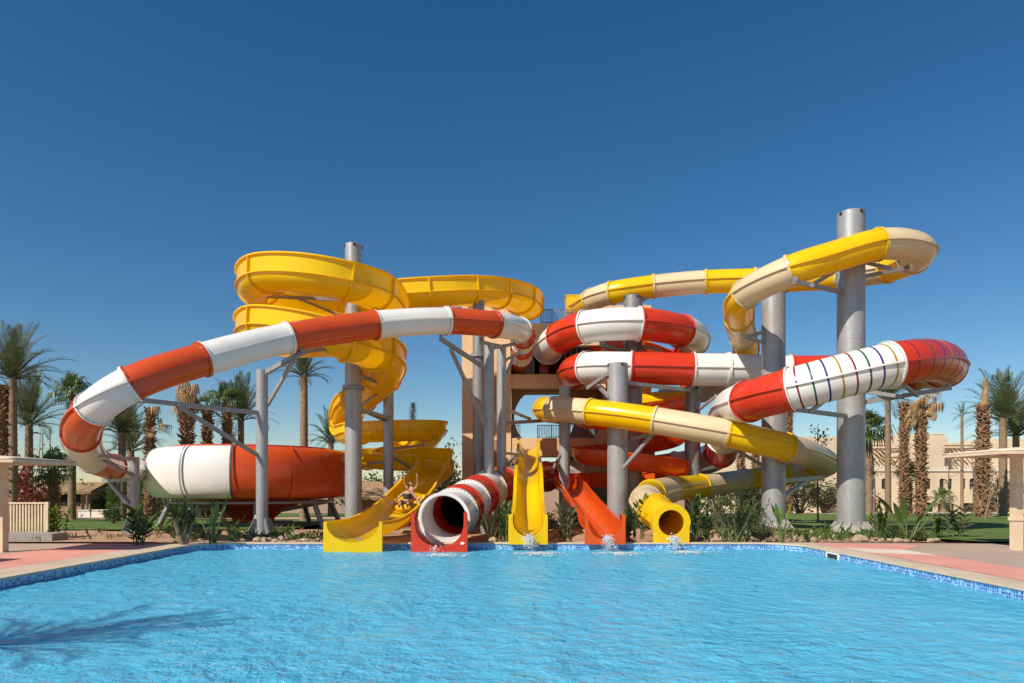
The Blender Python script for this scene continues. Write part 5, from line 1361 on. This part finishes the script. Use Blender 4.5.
def person(name, label, joints, edges, radii, head, face_dir, hairmat, clothes):
    """one continuous body grown over a jointed skeleton"""
    me = bpy.data.meshes.new(name); me.from_pydata([LP(*j) for j in joints], edges, [])
    o = bpy.data.objects.new(name, me); COL.objects.link(o)
    sk = o.modifiers.new('skin', 'SKIN'); sub = o.modifiers.new('sub', 'SUBSURF'); sub.levels = 2; sub.render_levels = 2
    for i, r in enumerate(radii):
        d = me.skin_vertices[0].data[i]; d.radius = (r, r) if not isinstance(r, tuple) else r; d.use_root = (i == 0)
    dg = bpy.context.evaluated_depsgraph_get(); m2 = bpy.data.meshes.new_from_object(o.evaluated_get(dg))
    bpy.data.objects.remove(o)
    # head with nose, brow and ears joined into the body mesh
    mb = MB(); mb.v = [tuple(v.co) for v in m2.vertices]; mb.f = [tuple(p.vertices) for p in m2.polygons]; mb.mi = [0]*len(mb.f)
    hc = Vector(head)
    def H(x, y, z): return LP(hc.x+x, hc.y+y, hc.z+z)
    n = 16; vs = []; fs = []; m_ = 12
    for i in range(m_+1):
        th = math.pi*i/m_
        for k in range(n):
            a = 2*math.pi*k/n; x = math.sin(th)*math.cos(a); y = math.sin(th)*math.sin(a); z = math.cos(th)
            jaw = 1-.28*max(0, -z)**1.5; nose = .025*max(0, 1-((x/.22)**2+((z+.12)/.28)**2)) if y > .5 else 0
            vs.append(H(x*.078*jaw, y*.095*jaw+nose, z*.118))
    for i in range(m_):
        for k in range(n): fs.append((i*n+k, (i+1)*n+k, (i+1)*n+(k+1) % n, i*n+(k+1) % n))
    mb.add(vs, fs)
    for s in (1, -1): 
        c_ = H(s*.08, -.005, 0); mb.sphere(c_, .022, 6, (.5, 1, 1.3))
    bpy.data.meshes.remove(m2)
    root = mb.build(name, M['skin'], None, angle=None); tag(root, label, 'person')
    mb = MB(); vs = []; fs = []; m_ = 8
    for i in range(m_+1):
        th = R(118)*i/m_
        for k in range(n):
            a = 2*math.pi*k/n; y = math.sin(th)*math.sin(a); lim = .02 if (y > .45 and i > 4) else .0
            tt = th if not (math.sin(a) > .25) else min(th, R(58)); vs.append(H(math.sin(tt)*math.cos(a)*.086, math.sin(tt)*math.sin(a)*.104-.004, math.cos(tt)*.128))
    for i in range(m_):
        for k in range(n): fs.append((i*n+k, (i+1)*n+k, (i+1)*n+(k+1) % n, i*n+(k+1) % n))
    mb.add(vs, fs); ch = mb.build('hair', hairmat, None); ch.parent = root
    mb = MB()
    for s in (1, -1): mb.sphere(H(s*.03, .083, .012), .012, 6)
    ch = mb.build('eyes', M['hair'], None); ch.parent = root
    mb = MB(); mb.sphere(H(0, .082, -.055), .024, 8, (1, .4, .35)); ch = mb.build('mouth', M['cream2'], None); ch.parent = root
    for nm, mat, pts, rad in clothes:
        mb = MB(); mb.tube([LP(*p) for p in pts], rad, 16, False); ch = mb.build(nm, mat, None); ch.parent = root
    return root
def hand(J, E_, Rd, wrist_i, d, out):
    """palm with four unequal bent fingers and a thumb from its side"""
    w = Vector(J[wrist_i]); d = Vector(d).normalized(); out = Vector(out).normalized(); nrm = d.cross(out)
    J.append(tuple(w+d*.07)); Rd.append((.034, .02)); pi_ = len(J)-1; E_.append((wrist_i, pi_))
    for k, l in enumerate((.062, .072, .068, .052)):
        b = w+d*.085+out*(.032-.021*k); J.append(tuple(b)); Rd.append(.010); E_.append((pi_, len(J)-1))
        J.append(tuple(b+d*l*.6-nrm*.012)); Rd.append(.009); E_.append((len(J)-2, len(J)-1)); J.append(tuple(b+d*l-nrm*.032)); Rd.append(.008); E_.append((len(J)-2, len(J)-1))
    b = w+d*.035+out*.045; J.append(tuple(b)); Rd.append(.011); E_.append((wrist_i, len(J)-1)); J.append(tuple(b+d*.04+out*.025)); Rd.append(.009); E_.append((len(J)-2, len(J)-1))
def rider(y0, arms):
    J = [(0, y0-.05, .30), (0, y0-.14, .44), (0, y0-.21, .60), (0, y0-.25, .72), (0, y0-.25, .80)]; Rd = [(.15, .11), (.125, .09), (.15, .10), (.085, .07), (.05, .05)]; E_ = [(0, 1), (1, 2), (2, 3), (3, 4)]
    for s in (1, -1):
        i = len(J); J += [(s*.10, y0+.05, .30), (s*.17, y0+.42, .50), (s*.15, y0+.78, .34), (s*.16, y0+.84, .34), (s*.17, y0+.86, .44)]; Rd += [.095, .062, .042, .04, .026]
        E_ += [(0, i), (i, i+1), (i+1, i+2), (i+2, i+3), (i+3, i+4)]
        i = len(J)
        if arms == 'up':
            J += [(s*.18, y0-.24, .70), (s*.28, y0-.20, .95), (s*.27, y0-.16, 1.20)]
        else:
            J += [(s*.18, y0-.22, .68), (s*.36, y0-.12, .50), (s*.48, y0+.10, .42)]
        Rd += [.058, .042, .028]; E_ += [(3, i), (i, i+1), (i+1, i+2)]
        if arms == 'up': hand(J, E_, Rd, i+2, (s*.05, .15, 1), (-s, 0, 0))
        else: hand(J, E_, Rd, i+2, (s*.1, .8, -.35), (-s, .2, 0))
    return J, E_, Rd
J, E_, Rd = rider(.40, 'down')
person('person', 'smiling rider in a black top seated in front, holding the yellow ring', J, E_, Rd, (0, .17, .925), None, M['hair'], [('swimsuit_top', M['black'], [(0, .26, .44), (0, .21, .54), (0, .185, .635)], [.15, .175, .165]), ('swim_shorts', M['navy'], [(0, .37, .26), (0, .33, .36)], [.185, .165])])
J, E_, Rd = rider(-.42, 'up')
person('person', 'dark haired rider behind with both arms raised on the yellow chute', J, E_, Rd, (0, -.65, .925), None, M['hair'], [('swim_shorts', M['navy'], [(0, -.45, .26), (0, -.5, .36)], [.185, .165])])

# ------------------------------------------------------------------ splashes
M['foam'], nt, b = newmat('white water foam'); b.inputs['Base Color'].default_value = (.82, .88, .9, 1); b.inputs['Roughness'].default_value = .25; b.inputs['Transmission Weight'].default_value = .35; b.inputs['IOR'].default_value = 1.33
def splash(px, Y0, zs, label, seed, n=420):
    rr = random.Random(seed); mb = MB(); x = px2x(px, Y0)
    for k in range(n):
        t = rr.random(); s = rr.uniform(.007, .02)*(1.2-.5*t)
        mb.sphere((x+rr.gauss(0, .06+.07*t), Y0-.05-.55*t+rr.gauss(0, .05), zs*(1-t*t)+(WZ+.02)*t*t+abs(rr.gauss(0, .06))), s, 6, (1, 1.3, .9))
    for k in range(230):
        a = rr.uniform(0, 6.3); q = abs(rr.gauss(0, .35)); mb.sphere((x+math.cos(a)*q*1.3+abs(rr.gauss(0, .3)), Y0-.8+math.sin(a)*q*.8-abs(rr.gauss(0, .3)), WZ+.02), rr.uniform(.008, .025), 6, (1.8, 1.8, .35))
    tag(mb.build('water_splash', M['foam']), label, 'splash', 'splashes at the slide ends', kind='stuff')
splash(529, 20.75, .18, 'white splash at the foot of the straight yellow slide', 1)
splash(607, 20.75, .16, 'white splash pouring from the orange chute', 2)
splash(672, 21.1, .12, 'white splash pouring from the yellow tube mouth', 3)
splash(436, 20.2, -.08, 'low foam before the red tray of the wide tube', 4, 60)

# ------------------------------------------------------------------ camera, sky, sun
cam = bpy.data.cameras.new('camera'); co = bpy.data.objects.new('camera', cam); COL.objects.link(co)
co.location = (0, 0, CH); co.rotation_euler = (R(90), 0, 0); cam.lens = 24; cam.sensor_width = 36; cam.shift_y = (HY-341.5)/1024; cam.clip_end = 6000; cam.clip_start = .1
scene.camera = co
EL, AZ = 41, 226           # compass bearing clockwise from +Y
w = bpy.data.worlds.new('World'); scene.world = w; w.use_nodes = True; nt = w.node_tree
sky = nt.nodes.new('ShaderNodeTexSky'); sky.sky_type = 'NISHITA'; sky.sun_disc = False; sky.sun_elevation = R(EL); sky.sun_rotation = R(AZ); sky.air_density = 1.0; sky.dust_density = .05; sky.ozone_density = 2.6; sky.altitude = 0
bg = nt.nodes['Background']; bg.inputs['Strength'].default_value = .07
hs = nt.nodes.new('ShaderNodeHueSaturation'); hs.inputs['Saturation'].default_value = 1.32
nt.links.new(sky.outputs[0], hs.inputs['Color']); nt.links.new(hs.outputs[0], bg.inputs['Color'])
sl = bpy.data.lights.new('sun', 'SUN'); sl.energy = 4.3; sl.angle = R(.5); sl.color = (1, .92, .80)
so = bpy.data.objects.new('sun', sl); COL.objects.link(so); so.location = (-20, -20, 40)
d = Vector((math.sin(R(AZ))*math.cos(R(EL)), math.cos(R(AZ))*math.cos(R(EL)), math.sin(R(EL))))
so.rotation_euler = d.to_track_quat('Z', 'Y').to_euler()
scene.view_settings.view_transform = 'Standard'; scene.view_settings.look = 'None'; scene.view_settings.exposure = .42; scene.view_settings.gamma = 1
scene.cycles.max_bounces = 8; scene.cycles.transparent_max_bounces = 12
